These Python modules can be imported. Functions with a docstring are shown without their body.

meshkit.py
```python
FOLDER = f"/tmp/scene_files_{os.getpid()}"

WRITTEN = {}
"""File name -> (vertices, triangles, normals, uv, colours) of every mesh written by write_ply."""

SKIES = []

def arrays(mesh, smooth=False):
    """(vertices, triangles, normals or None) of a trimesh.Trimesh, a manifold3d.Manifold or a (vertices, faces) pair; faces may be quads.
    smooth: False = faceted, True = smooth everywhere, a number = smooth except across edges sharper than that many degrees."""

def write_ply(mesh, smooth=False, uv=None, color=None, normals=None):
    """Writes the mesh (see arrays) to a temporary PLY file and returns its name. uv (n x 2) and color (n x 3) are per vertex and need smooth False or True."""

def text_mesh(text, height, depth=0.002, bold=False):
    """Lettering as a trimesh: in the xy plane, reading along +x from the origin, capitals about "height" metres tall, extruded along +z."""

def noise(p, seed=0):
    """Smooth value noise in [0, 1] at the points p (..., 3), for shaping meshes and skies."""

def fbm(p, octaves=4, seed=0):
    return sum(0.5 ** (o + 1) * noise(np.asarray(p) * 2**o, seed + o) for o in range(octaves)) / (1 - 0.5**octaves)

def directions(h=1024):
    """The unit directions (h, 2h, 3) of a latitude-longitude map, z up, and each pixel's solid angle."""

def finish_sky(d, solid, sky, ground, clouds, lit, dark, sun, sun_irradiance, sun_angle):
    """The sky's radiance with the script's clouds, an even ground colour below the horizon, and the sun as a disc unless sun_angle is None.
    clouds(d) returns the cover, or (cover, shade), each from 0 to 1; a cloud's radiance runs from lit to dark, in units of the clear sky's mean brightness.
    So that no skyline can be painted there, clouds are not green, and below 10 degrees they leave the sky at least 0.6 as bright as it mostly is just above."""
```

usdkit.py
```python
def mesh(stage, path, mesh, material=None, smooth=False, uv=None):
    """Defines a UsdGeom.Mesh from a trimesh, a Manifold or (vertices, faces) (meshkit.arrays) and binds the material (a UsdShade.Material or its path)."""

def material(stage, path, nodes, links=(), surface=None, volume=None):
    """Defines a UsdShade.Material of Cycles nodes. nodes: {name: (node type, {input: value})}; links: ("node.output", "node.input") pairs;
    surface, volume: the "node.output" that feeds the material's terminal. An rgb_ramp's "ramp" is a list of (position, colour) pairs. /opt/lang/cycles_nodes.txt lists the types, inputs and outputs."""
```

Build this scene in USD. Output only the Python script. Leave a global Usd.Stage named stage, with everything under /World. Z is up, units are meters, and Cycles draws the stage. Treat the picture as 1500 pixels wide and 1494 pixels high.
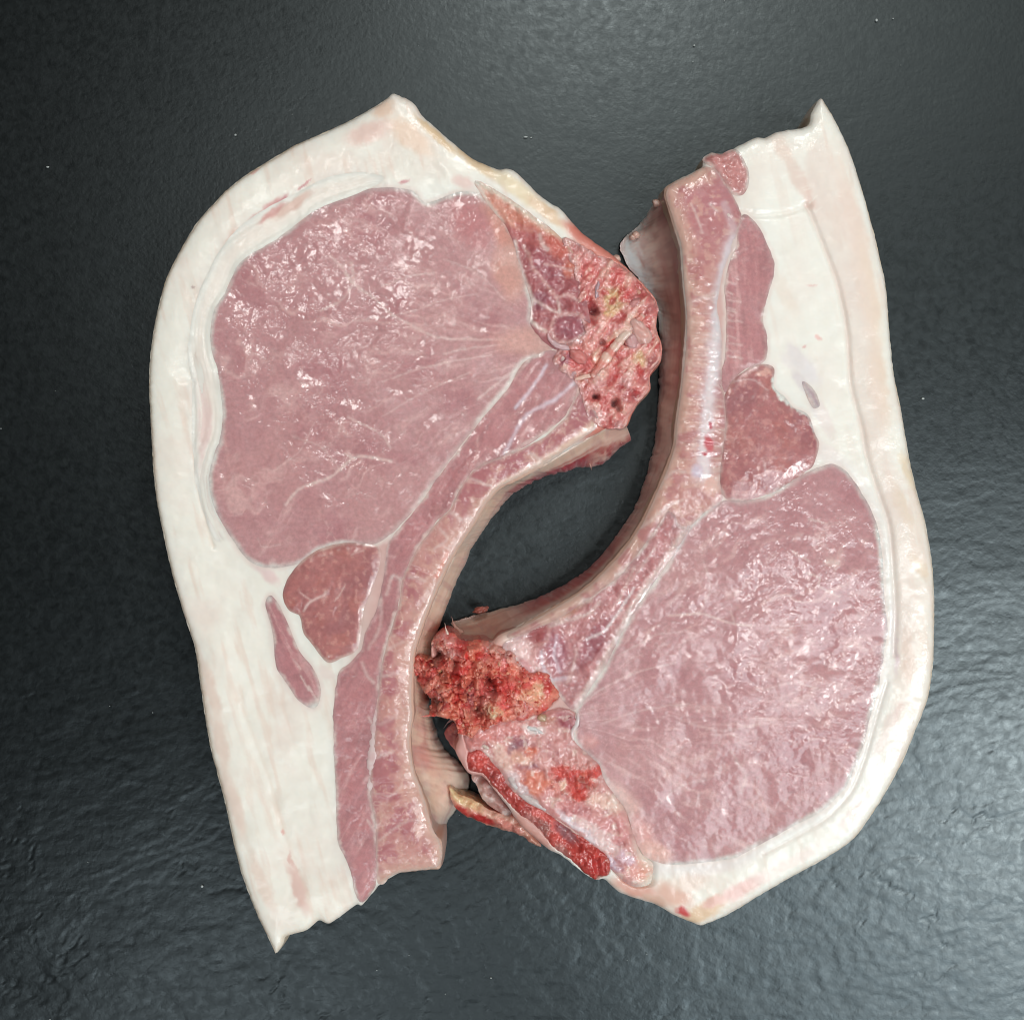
import math, random
import numpy as np, trimesh, shapely, usdkit
from scipy.spatial import Delaunay, cKDTree
from scipy.ndimage import gaussian_filter
from shapely.geometry import Polygon
from pxr import Usd, UsdGeom, UsdLux, UsdShade, Gf, Sdf, Vt
from meshkit import noise, fbm

stage = Usd.Stage.CreateInMemory()
UsdGeom.SetStageUpAxis(stage, UsdGeom.Tokens.z)
UsdGeom.SetStageMetersPerUnit(stage, 1.0)
UsdGeom.Xform.Define(stage, '/World')
UsdGeom.Scope.Define(stage, '/World/Looks')
rng = np.random.default_rng(7)

# ------------------------------------------------------------------ camera, lamps, exposure
S, D, CX, CY = 0.0002, 0.38, 750.0, 747.0        # metres per plan unit on the slate, camera height, plan centre
T = 0.024                                        # thickness of the chops
cam = UsdGeom.Camera.Define(stage, '/World/camera')
cam.AddTranslateOp().Set(Gf.Vec3d(0, 0, D))
cam.CreateHorizontalApertureAttr(36.0)
cam.CreateVerticalApertureAttr(36.0 * 1019 / 1024)
cam.CreateFocalLengthAttr(36.0 * D / (1500 * S))
cam.CreateClippingRangeAttr(Gf.Vec2f(0.01, 100))
cam.CreateExposureAttr(-0.14)


def lamp(name, pos, aim, size, power, color):
    l = UsdLux.RectLight.Define(stage, '/World/' + name)
    l.CreateWidthAttr(size[0]); l.CreateHeightAttr(size[1])
    l.CreateIntensityAttr(power); l.CreateColorAttr(Gf.Vec3f(*color))
    z = np.array(pos, float) - np.array(aim, float); z /= np.linalg.norm(z)
    x = np.cross([0, 1, 0.01], z); x /= np.linalg.norm(x); y = np.cross(z, x)
    m = Gf.Matrix4d(*x, 0, *y, 0, *z, 0, *pos, 1)
    l.AddTransformOp().Set(m)


LAMPS = [
    ((0.90, -0.80, 2.00), (0.2, -0.2, 0), (1.00, 1.20), 8.0, (0.88, 1.0, 1.06)),
    ((0.50, 0.90, 2.00), (0, 0, 0), (1.10, 0.60), 2.6, (1.0, 1.04, 0.98)),
    ((0.74, -0.38, 1.35), (0, 0, 0), (0.24, 0.24), 40.0, (1.0, 0.99, 0.95)),
    ((0.32, -0.16, 1.45), (0, 0, 0), (0.13, 0.13), 28.0, (1.0, 1.0, 0.97)),
    ((-0.20, 0.34, 1.45), (0, 0, 0), (0.13, 0.13), 34.0, (1.0, 1.0, 0.96)),
    ((0.12, 0.86, 1.45), (0, 0, 0), (0.22, 0.22), 38.0, (1.0, 0.99, 0.95)),
    ((-0.42, -0.82, 1.70), (0, 0, 0), (0.50, 0.30), 8.0, (0.92, 1.0, 1.04)),
]
for i_, a_ in enumerate(LAMPS):
    lamp('ceiling_lamp' + ('_%03d' % i_ if i_ else ''), *a_)


# ------------------------------------------------------------------ helpers
def lin(*c):
    c = np.array(c, float) / 255
    return np.where(c < 0.04045, c / 12.92, ((c + 0.055) / 1.055) ** 2.4)


def plan(P, z):
    """plan coordinates seen from above at height z (scalar) -> metres"""
    k = S * (D - z) / D
    P = np.asarray(P, float)
    return np.stack([(P[:, 0] - CX) * k, (CY - P[:, 1]) * k], 1)


KT = S * (D - T) / D


def fb(P, scale, seed=0, o=4):
    P = np.asarray(P, float)
    q = np.stack([P[:, 0] / scale, P[:, 1] / scale, np.full(len(P), seed * 3.71 + 0.5)], 1)
    return fbm(q, o, seed)


def sm(a, b, x):
    t = np.clip((x - a) / (b - a), 0, 1)
    return t * t * (3 - 2 * t)


def resample(p, step, closed):
    p = np.asarray(p, float)
    if closed:
        p = np.vstack([p, p[:1]])
    L = np.r_[0, np.cumsum(np.linalg.norm(np.diff(p, axis=0), axis=1))]
    n = max(3, int(round(L[-1] / step)))
    s = np.linspace(0, L[-1], n + (not closed), endpoint=not closed)
    return np.stack([np.interp(s, L, p[:, k]) for k in (0, 1)], 1)


def curve(pts, closed=False, step=2.0):
    """a smooth curve through the points"""
    p = np.asarray(pts, float)
    n = len(p)
    if n > 2:
        q = np.vstack([p[-1:], p, p[:2]]) if closed else np.vstack([2 * p[0] - p[1], p, 2 * p[-1] - p[-2]])
        out = []
        for i in range(n if closed else n - 1):
            a, b, c, d = q[i:i + 4]
            t = np.linspace(0, 1, 8, endpoint=False)[:, None]
            m1, m2 = (c - a) * 0.4, (d - b) * 0.4
            out.append((2 * t**3 - 3 * t**2 + 1) * b + (t**3 - 2 * t**2 + t) * m1 + (-2 * t**3 + 3 * t**2) * c + (t**3 - t**2) * m2)
        p = np.vstack(out + ([] if closed else [p[-1:]]))
    return resample(p, step, closed)


def jitter(p, amp, scale, seed):
    if amp == 0:
        return p
    dx = fb(p, scale, seed, 3) - 0.5
    dy = fb(p, scale, seed + 11, 3) - 0.5
    return p + amp * 2 * np.stack([dx, dy], 1)


def outline(pts, amp=1.0, scale=9, seed=1, step=2.0, grow=0.0):
    p = jitter(curve(pts, True, step), amp, scale, seed)
    g = Polygon(p)
    if grow:
        g = g.buffer(0).buffer(grow)
    if not g.is_valid:
        g = g.buffer(0)
        if g.geom_type != 'Polygon':
            g = max(g.geoms, key=lambda a: a.area)
    p = resample(np.array(g.exterior.coords)[:-1], step, True)
    a = 0.5 * np.sum(p[:, 0] * np.roll(p[:, 1], -1) - np.roll(p[:, 0], -1) * p[:, 1])
    return p if a < 0 else p[::-1]          # counter-clockwise in metres (plan y points down)


def dist(P, lines):
    pts = np.vstack(lines) if isinstance(lines, list) else lines
    return cKDTree(pts).query(P, workers=-1)[0]


def inside(P, poly):
    g = Polygon(poly); shapely.prepare(g)
    return shapely.contains_xy(g, P[:, 0], P[:, 1])


def cap(poly, step):
    """points and triangles filling the outline; the outline's points come first"""
    lo, hi = poly.min(0), poly.max(0)
    gx, gy = np.meshgrid(np.arange(lo[0], hi[0], step), np.arange(lo[1], hi[1], step * 0.88))
    gx[::2] += step / 2
    P = np.stack([gx.ravel(), gy.ravel()], 1) + np.random.default_rng(3).uniform(-.2, .2, (gx.size, 2)) * step
    P = P[inside(P, poly)]
    P = P[dist(P, poly) > step * 0.7]
    P = np.vstack([poly, P])
    tri = Delaunay(P).simplices
    tri = tri[inside(P[tri].mean(1), poly)]
    a, b, c = P[tri[:, 0]], P[tri[:, 1]], P[tri[:, 2]]
    area = (b - a)[:, 0] * (c - a)[:, 1] - (b - a)[:, 1] * (c - a)[:, 0]
    tri[area > 0] = tri[area > 0][:, ::-1]
    return P, tri


names = {}


def path_for(parent, name):
    k = (str(parent), name); n = names.get(k, 0); names[k] = n + 1
    return f'{parent}/{name}' + ('_%03d' % n if n else '')


def obj(name, v, f, material, parent='/World', col=None, smooth=True, label=None, kind=None, category=None, grain=None):
    m = usdkit.mesh(stage, path_for(parent, name), (v, f), material, smooth=smooth)
    if col is not None:
        pv = UsdGeom.PrimvarsAPI(m).CreatePrimvar('tint', Sdf.ValueTypeNames.Color3fArray, 'vertex')
        pv.Set(Vt.Vec3fArray.FromNumpy(np.clip(col, 0, 1).astype(np.float32)))
        pv = UsdGeom.PrimvarsAPI(m).CreatePrimvar('grain', Sdf.ValueTypeNames.Color3fArray, 'vertex')
        pv.Set(Vt.Vec3fArray.FromNumpy((np.asarray(v) * 1000 if grain is None else grain).astype(np.float32)))
    p = m.GetPrim()
    for k_, v_ in (('label', label), ('kind', kind), ('category', category)):
        if v_:
            p.SetCustomDataByKey(k_, v_)
    return p


def thing(name, label, category, group):
    x = UsdGeom.Xform.Define(stage, path_for('/World', name)).GetPrim()
    x.SetCustomDataByKey('label', label); x.SetCustomDataByKey('category', category); x.SetCustomDataByKey('group', group)
    return x


def solid(name, parent, poly, top, tint, material, floor=None, depth=0.011, step=2.0, bulge=0, rings=2, label=None, zref=T, wall_tint=None, kind=None, focus=None):
    """a slab with the outline poly (plan), whose upper face is the height field top(P, edge distance) and whose sides go down to floor or by depth"""
    P, tri = cap(poly, step)
    n = len(poly)
    d = dist(P, poly); d[:n] = 0
    z = top(P, d)
    col = tint(P, d)
    k = S * (D - zref) / D
    to = lambda Q: np.stack([(Q[:, 0] - CX) * k, (CY - Q[:, 1]) * k], 1)
    V = [np.c_[to(P), z]]; F = [tri]; C = [col]
    tang = np.roll(poly, -1, 0) - np.roll(poly, 1, 0)
    nor = np.stack([-tang[:, 1], tang[:, 0]], 1); nor /= np.linalg.norm(nor, axis=1, keepdims=True) + 1e-9
    V.append(np.c_[to(P[:n]), z[:n]]); C.append(col[:n]); base = len(P) + n; prev = len(P) + np.arange(n)
    wc = col[:n] if wall_tint is None else wall_tint(poly)
    for r in range(1, rings + 1):
        t = r / rings
        zz = z[:n] + ((floor if floor is not None else z[:n] - depth) - z[:n]) * t
        Q = poly + nor * bulge * math.sin(math.pi * min(1, t * 0.8 + 0.1))
        V.append(np.c_[to(Q), zz]); C.append(wc)
        cur = base + np.arange(n); base += n
        a, b = prev, np.roll(prev, -1); c, e = cur, np.roll(cur, -1)
        F += [np.stack([a, c, b], 1), np.stack([b, c, e], 1)]
        prev = cur
    bt = Delaunay(poly).simplices
    bt = bt[inside(poly[bt].mean(1), poly)]
    A = poly[bt]
    area = (A[:, 1] - A[:, 0])[:, 0] * (A[:, 2] - A[:, 0])[:, 1] - (A[:, 1] - A[:, 0])[:, 1] * (A[:, 2] - A[:, 0])[:, 0]
    bt[area < 0] = bt[area < 0][:, ::-1]
    F.append(bt + prev[0])
    V = np.vstack(V); g = V * 1000
    if focus is not None:
        f_, r_, th_ = fibre(P, np.asarray(focus, float), 1)
        g[:len(P)] = np.stack([th_ * 62, r_ * .2 * .42, g[:len(P), 2] * 0], 1)
    return obj(name, V, np.vstack(F), material, parent, np.vstack(C), label=label, kind=kind, grain=g)


def strip(name, parent, up, low, zu, zl, tint, material, n=260, m=22, belly=0.0025, relief=0.0007, seed=5, back=10, label=None, flare=False):
    """a curved wall between an upper and a lower edge (plan, heights zu, zl), with a back face inside"""
    a = resample(curve(up), 1.0, False); b = resample(curve(low), 1.0, False)
    # pair the control points so that the two edges stay matched
    def by(ctrl):
        c = np.asarray(ctrl, float); t = np.linspace(0, 1, len(c)); s = np.linspace(0, 1, n)
        from scipy.interpolate import PchipInterpolator
        return np.stack([PchipInterpolator(t, c[:, k])(s) for k in (0, 1)], 1)
    a, b = by(up), by(low)
    b = b + 3.5 * np.stack([fb(b, 7, seed + 60, 4) - .5, fb(b, 7, seed + 61, 4) - .5], 1) * 2
    A, B = plan(a, zu), plan(b, zl)
    out = B - A; L = np.linalg.norm(out, axis=1, keepdims=True); nrm = out / np.maximum(L, 1e-6)
    t = np.linspace(0, 1, m)
    V = np.zeros((n, m, 3)); PP = np.zeros((n, m, 2))
    for j, tj in enumerate(t):
        wf = sm(14, 40, L[:, 0] / S)[:, None] if flare else 0.0
        g = tj ** 1.3 * (1 - wf) + tj ** 1.5 * wf; gz = tj * (1 - wf) + (1 - (1 - tj) ** 2.2) * wf
        gz = gz[:, 0] if flare else gz
        V[:, j, :2] = A + out * g + nrm * belly * math.sin(math.pi * tj)
        V[:, j, 2] = zu + (zl - zu) * gz
        PP[:, j] = a + (b - a) * g
    h = fb(PP.reshape(-1, 2) * [1, 1] + 300, 22, seed, 4).reshape(n, m) - .5
    V[:, :, :2] += (nrm[:, None] * (h * relief * 2)[..., None]) * np.sin(np.pi * t)[None, :, None]
    V[:, :, 2] += h * relief * np.sin(np.pi * t)[None]
    Bk = np.zeros((n, 2, 3))
    ia = A - nrm * back * S
    Bk[:, 0] = np.c_[ia, np.full(n, zl)]; Bk[:, 1] = np.c_[ia, np.full(n, zu - 0.0005)]
    R = np.concatenate([V, Bk], 1); w = m + 2
    i, j = np.meshgrid(np.arange(n - 1), np.arange(w), indexing='ij'); j2 = (j + 1) % w
    q = np.stack([i * w + j, (i + 1) * w + j, (i + 1) * w + j2, i * w + j2], -1).reshape(-1, 4)
    F = np.vstack([q[:, [0, 1, 2]], q[:, [0, 2, 3]]])
    for e, flip in ((0, 1), ((n - 1) * w, -1)):
        cpl = np.array([[e, e + x, e + x + 1][::flip] for x in range(1, w - 1)])
        F = np.vstack([F, cpl])
    P = np.concatenate([PP, np.repeat(a[:, None], 2, 1)], 1).reshape(-1, 2)
    tt = np.tile(np.r_[t, 1, 0], n)
    tm = trimesh.Trimesh(R.reshape(-1, 3), F, process=False)
    if tm.volume < 0:
        F = F[:, ::-1]
    return obj(name, R.reshape(-1, 3), F, material, parent, tint(P, tt), label=label)


def mixc(c, k, m):
    return c + (np.asarray(k) - c) * np.clip(m, 0, 1)[:, None]


def paint_lines(P, c, lines, h=None, lift=0.0):
    """veins: lines of (points, half width, colour, strength)"""
    for pts, w, colour, st in lines:
        q = jitter(curve(pts, False, 1.0), 1.6, 9, 21)
        lo, hi = q.min(0) - 4 * w - 8, q.max(0) + 4 * w + 8
        s = np.where(np.all((P > lo) & (P < hi), 1))[0]
        if len(s) == 0:
            continue
        d = dist(P[s], q)
        ww = w * (0.45 + 1.1 * fb(P[s], 14, 31, 3))
        m = .92 * st * np.exp(-(d / np.maximum(ww, .3)) ** 2) * (0.55 + 0.9 * fb(P[s], 7, 17, 2)).clip(0, 1.2)
        c[s] = mixc(c[s], colour, m)
        if h is not None:
            h[s] += lift * m
    return c


def patches(P, base, items, warp=7, wscale=12, seed=40, sharp=1.6):
    """patches of tissue with uneven edges: (x, y, radius, colour[, aspect, angle])"""
    Q = P + warp * 2 * np.stack([fb(P, wscale, seed, 4) - .5, fb(P, wscale, seed + 5, 4) - .5], 1)
    c = np.array(base, float)
    for it in items:
        x, y, r, col = it[:4]
        if r <= 4: r = r * .6
        asp, ang = (it[4], math.radians(it[5])) if len(it) > 4 else (1.0, 0.0)
        dx, dy = Q[:, 0] - x, Q[:, 1] - y
        u = (dx * math.cos(ang) + dy * math.sin(ang)) / asp; v = -dx * math.sin(ang) + dy * math.cos(ang)
        c = mixc(c, lin(*col), sm(r * sharp, r * 0.6, np.hypot(u, v)))
    return c


# ------------------------------------------------------------------ materials
M = {}


def tissue(name, sss, radius, rough, coat, coat_rough, bumps, bright=(0.9, 1.1), vscale=900, scale=0.0007, spec=0.35):
    """moist tissue: the tint of the piece, fine grain, a wet film with its own ripples"""
    nodes = {
        'tint': ('attribute', {'attribute': 'tint'}),
        'geo': ('geometry', {}),
        'grain': ('attribute', {'attribute': 'grain'}),
        'pm': ('noise_texture', {'scale': 130.0, 'detail': 2.0}),
        'pr': ('map_range', {'from_min': 0.40, 'from_max': 0.66, 'to_min': 0.06, 'to_max': 1.0, 'clamp': True}),
        'hm': ('math', {'math_type': 'multiply'}),
        'var': ('noise_texture', {'scale': vscale, 'detail': 5.0, 'roughness': 0.65}),
        'vr': ('map_range', {'from_min': 0.3, 'from_max': 0.7, 'to_min': bright[0], 'to_max': bright[1]}),
        'mul': ('mix', {'mix_type': 'multiply', 'fac': 1.0}),
        'n1': ('noise_texture', {'scale': bumps[0][0], 'detail': 1.5, 'roughness': 0.4, 'distortion': bumps[0][2]}),
        'n2': ('noise_texture', {'scale': bumps[1][0], 'detail': 1.0, 'roughness': 0.4, 'distortion': bumps[1][2]}),
        'b1': ('bump', {'strength': 1.0, 'distance': bumps[0][1]}),
        'b2': ('bump', {'strength': 1.0, 'distance': bumps[1][1]}),
        'p': ('principled_bsdf', {'roughness': rough, 'specular_ior_level': spec, 'subsurface_weight': sss, 'subsurface_scale': scale,
                                  'subsurface_radius': radius, 'subsurface_method': 'random_walk', 'coat_weight': coat, 'coat_roughness': coat_rough, 'coat_ior': 1.52}),
    }
    links = [('geo.position', 'var.vector'), ('geo.position', 'n1.vector'), ('grain.vector', 'n2.vector'), ('geo.position', 'pm.vector'), ('pm.fac', 'pr.value'), ('n2.fac', 'hm.value1'), ('pr.result', 'hm.value2'), ('var.fac', 'vr.value'),
             ('tint.color', 'mul.color1'), ('vr.result', 'mul.color2'), ('mul.color', 'p.base_color'),
             ('n1.fac', 'b1.height'), ('hm.value', 'b2.height'), ('b1.normal', 'b2.normal'), ('b1.normal', 'p.normal'), ('b2.normal', 'p.coat_normal')]
    M[name] = usdkit.material(stage, '/World/Looks/' + name, nodes, links, surface='p.BSDF')


tissue('lean_meat', 0.5, (1, .42, .36), 0.52, 0.55, 0.11, ((420, 0.00004, 0.4), (1.9, 0.000095, 0.9)), (0.87, 1.13))
tissue('fat', 0.3, (1, .78, .65), 0.45, 0.45, 0.19, ((300, 0.00008, 0.3), (1.5, 0.00015, 0.5)), (0.97, 1.03), 260, 0.0006)
tissue('rind', 0.4, (1, .7, .5), 0.5, 0.2, 0.3, ((300, 0.0002, 0.2), (1.0, 0.0002, 0.2)), (0.94, 1.05), 500)
tissue('membrane', 0.5, (1, .5, .42), 0.48, 0.5, 0.15, ((260, 0.00007, 0.4), (1.3, 0.00010, 0.7)), (0.94, 1.06), 400)
tissue('bone', 0.45, (1, .4, .34), 0.45, 0.8, 0.14, ((520, 0.00045, 0.5), (1.2, 0.00030, 0.5)), (0.82, 1.15), 900)

# slate: dark, slightly glossy split stone
usdkit.material(stage, '/World/Looks/slate', {
    'geo': ('geometry', {}),
    'big': ('noise_texture', {'scale': 7.0, 'detail': 5.0, 'roughness': 0.6}),
    'ramp': ('rgb_ramp', {'ramp': [(0.25, (0.0026, 0.0031, 0.0032)), (0.5, (0.0040, 0.0047, 0.0048)), (0.75, (0.0056, 0.0064, 0.0066))]}),
    'fine': ('noise_texture', {'scale': 900.0, 'detail': 2.0, 'roughness': 0.45}),
    'mid': ('noise_texture', {'scale': 420.0, 'detail': 2.0, 'roughness': 0.45, 'distortion': 0.6}),
    'b1': ('bump', {'strength': 0.6, 'distance': 0.00007}),
    'b2': ('bump', {'strength': 0.7, 'distance': 0.000055}),
    'sep': ('separate_xyz', {}),
    'ym': ('map_range', {'from_min': 0.06, 'from_max': -0.12, 'to_min': 0.25, 'to_max': 0.95, 'clamp': True}),
    'my': ('math', {'math_type': 'multiply'}),
    'rr': ('map_range', {'from_min': 0.3, 'from_max': 0.7, 'to_min': 0.29, 'to_max': 0.38}),
    'p': ('principled_bsdf', {'specular_ior_level': 0.5, 'specular_tint': (0.84, 0.96, 1.0)}),
}, [('geo.position', 'big.vector'), ('geo.position', 'fine.vector'), ('geo.position', 'mid.vector'), ('big.fac', 'ramp.fac'), ('ramp.color', 'p.base_color'),
    ('geo.position', 'sep.vector'), ('sep.y', 'ym.value'), ('ym.result', 'my.value1'), ('mid.fac', 'my.value2'), ('my.value', 'b1.height'), ('fine.fac', 'b2.height'), ('b1.normal', 'b2.normal'), ('b2.normal', 'p.normal'), ('mid.fac', 'rr.value'), ('rr.result', 'p.roughness')], surface='p.BSDF')

# ------------------------------------------------------------------ the slate
def build_slate():
    n = 620
    gx = np.linspace(-0.185, 0.185, n); gy = np.linspace(-0.185, 0.185, n)
    X, Y = np.meshgrid(gx, gy); P = np.stack([X.ravel(), Y.ravel()], 1)
    # split layers: terraces of a slow relief, their lips run as short cracks
    w = P + 0.006 * np.stack([fb(P, .02, 3, 4) - .5, fb(P, .02, 9, 4) - .5], 1) * 2
    f = fb(w * [0.7, 1.3], 0.05, 2, 5) * 15
    fl = np.floor(f); t = f - fl
    ter = fl + sm(0.80, 1.0, t)
    rough = sm(0.06, -0.12, P[:, 1]) * 0.85 + 0.15                     # the upper part of the board is smoother
    rough *= 0.45 + 1.1 * fb(P, 0.06, 14, 3)
    z = (ter - f.mean()) * 0.00006 * rough * (0.4 + 1.2 * fb(P, 0.03, 44, 2))
    z += ((fb(P * [1, 1.6], 0.006, 6, 3) - .5) * 0.00012 + (fb(P * [.8, 1.5], 0.0022, 16, 2) - .5) * 0.00012) * rough
    lines = np.abs(fb(w * [1, 2.2], 0.022, 8, 4) - .5)
    z -= 0.00013 * np.exp(-(lines / 0.004) ** 2) * sm(.5, .66, fb(P, 0.03, 77, 3)) * rough
    z -= z.max() + 0.0002
    q = np.arange(n * n).reshape(n, n)
    a, b, c, d = q[:-1, :-1].ravel(), q[:-1, 1:].ravel(), q[1:, 1:].ravel(), q[1:, :-1].ravel()
    F = np.vstack([np.stack([a, b, c], 1), np.stack([a, c, d], 1)])
    obj('slate_surface', np.c_[P, z], F, M_slate, kind='structure', category='slate', label='dark grey split slate board surface under both chops')


M_slate = UsdShade.Material.Get(stage, '/World/Looks/slate')
build_slate()

# ------------------------------------------------------------------ tissue colours
CREAM, PALE, PINKFAT = lin(233, 225, 213), lin(228, 214, 200), lin(226, 200, 188)
WHITE, SEAM, LILAC = lin(226, 208, 204), lin(214, 176, 170), lin(196, 172, 184)


def fat_tint(P, d, seed, streak):
    c = np.tile(CREAM, (len(P), 1))
    c = mixc(c, PINKFAT, sm(.42, .75, fb(P, 60, seed, 4)) * .4)
    c = mixc(c, lin(236, 230, 220), sm(.5, .8, fb(P, 24, seed + 3, 4)) * .5)
    u = P @ streak[0]; v = P @ streak[1]
    s = fb(np.stack([u / 7, v], 1), 9, seed + 6, 4)
    return mixc(c, lin(222, 190, 172), sm(.52, .78, s) * .4)


def fibre(P, centre, seed, bend=0.0, along=60., across=7.):
    """fibre relief that fans out from the point where the muscle meets the bone"""
    q = P - centre; r = np.hypot(q[:, 0], q[:, 1]) + 1; th = np.arctan2(q[:, 1], q[:, 0]) + bend * np.sin(r / 130.)
    th = np.where(th < 0, th + 2 * math.pi, th)
    w = fb(P, 50, seed + 2, 3) - .5
    return fb(np.stack([(th + .25 * w) * 230 / across, r / along], 1), 1.0, seed, 4), r, th


def loin_tint(P, d, seed, centre, base, veins, soft=9):
    f, r, th = fibre(P, centre, seed)
    c = np.tile(base, (len(P), 1))
    c = mixc(c, lin(190, 140, 138), sm(.45, .7, fb(P, 70, seed, 4)) * .7)
    c = mixc(c, lin(172, 112, 116), sm(.5, .75, fb(P, 45, seed + 7, 4)) * .6)
    c = mixc(c, lin(218, 178, 172), sm(.56, .74, f) * .5)
    c = mixc(c, lin(164, 106, 109), sm(.44, .28, f) * .28)
    g_ = fb(np.stack([th * 62 / 2.2, r / 26.], 1), 1.0, seed + 40, 3)
    c = mixc(c, lin(216, 176, 170), sm(.6, .8, g_) * .35)
    net = np.abs(fb(P + 14 * np.stack([fb(P, 30, 5, 3), fb(P, 30, 6, 3)], 1), 34, seed + 12, 4) - .5)
    c = mixc(c, lin(212, 172, 166), np.exp(-(net / .012) ** 2) * .38 * sm(.4, .62, fb(P, 60, seed + 15, 3)))
    c = paint_lines(P, c, veins)
    e = d + 7 * (fb(P, 16, seed + 20, 4) - .5)
    return mixc(c, lin(228, 208, 198), sm(soft, 0, e) * (.35 + .65 * sm(.38, .6, fb(P, 38, seed + 21, 3))))


# ================================================================== LEFT CHOP
A = thing('pork_chop', 'raw pork chop on the left, wide end at top and pale tail at bottom', 'pork chop', 'raw pork chops on the slate')
A = A.GetPath()
A_OUT = [(577, 136), (605, 150), (618, 168), (652, 199), (690, 230), (728, 247), (742, 246), (757, 252), (788, 283), (806, 296), (822, 306), (846, 334), (872, 355), (898, 373),
         (926, 399), (951, 424), (964, 447), (962, 479), (970, 505), (968, 528), (953, 549), (953, 570), (936, 589), (926, 606), (917, 624), (889, 627), (851, 648), (814, 671), (767, 699),
         (733, 716), (712, 740), (701, 759), (680, 791), (665, 815), (649, 847), (629, 893), (615, 932), (607, 960), (605, 1010), (606, 1047), (601, 1085), (607, 1129), (622, 1170),
         (634, 1217), (647, 1236), (645, 1271), (631, 1275), (590, 1279), (570, 1288), (552, 1301), (530, 1327), (522, 1326), (502, 1340), (485, 1352), (477, 1353), (466, 1349),
         (449, 1363), (430, 1368), (417, 1373), (414, 1384), (403, 1397), (392, 1374), (376, 1340), (354, 1283), (339, 1224), (328, 1176), (317, 1135), (307, 1098), (299, 1051),
         (293, 1007), (284, 950), (268, 900), (253, 849), (240, 795), (228, 731), (223, 686), (219, 611), (217, 565), (219, 517), (227, 463), (240, 413), (251, 389), (268, 357),
         (286, 327), (312, 298), (339, 271), (371, 248), (430, 212), (468, 195), (521, 170), (559, 148)]
A_LOIN = [(354, 386), (374, 370), (409, 349), (449, 322), (468, 305), (521, 286), (556, 278), (601, 281), (622, 300), (652, 291), (676, 284), (700, 287), (713, 299), (738, 329), (750, 356),
          (757, 377), (771, 425), (776, 446), (774, 473), (792, 496), (808, 510), (764, 528), (741, 566), (706, 608), (674, 650), (650, 682), (629, 711), (606, 743), (580, 772), (549, 794), (514, 793), (486, 796),
          (462, 805), (444, 819), (416, 828), (385, 828), (366, 819), (350, 800), (342, 787), (320, 752), (310, 718), (310, 691), (318, 659), (324, 648), (328, 616), (326, 584), (320, 544), (312, 517),
          (310, 490), (316, 455), (334, 427), (347, 397)]
A_TEND = [(552, 803), (514, 797), (481, 802), (453, 816), (437, 831), (423, 850), (417, 873), (425, 892), (441, 901), (446, 925), (462, 946), (481, 968), (500, 961), (518, 953), (525, 939),
          (530, 894), (543, 859), (554, 826)]
A_FLANK = [(397, 873), (411, 894), (423, 920), (437, 953), (455, 976), (465, 995), (469, 1016), (464, 1033), (455, 1036), (436, 1022), (417, 994), (406, 976), (401, 927), (390, 885)]
A_SEAM = [(704, 683), (688, 697), (672, 721), (659, 748), (643, 762), (622, 790), (608, 810), (598, 831), (589, 852), (586, 880), (577, 911), (568, 941), (561, 969), (556, 1005), (551, 1049), (545, 1113), (543, 1164),
          (551, 1211), (552, 1292)]
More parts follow.
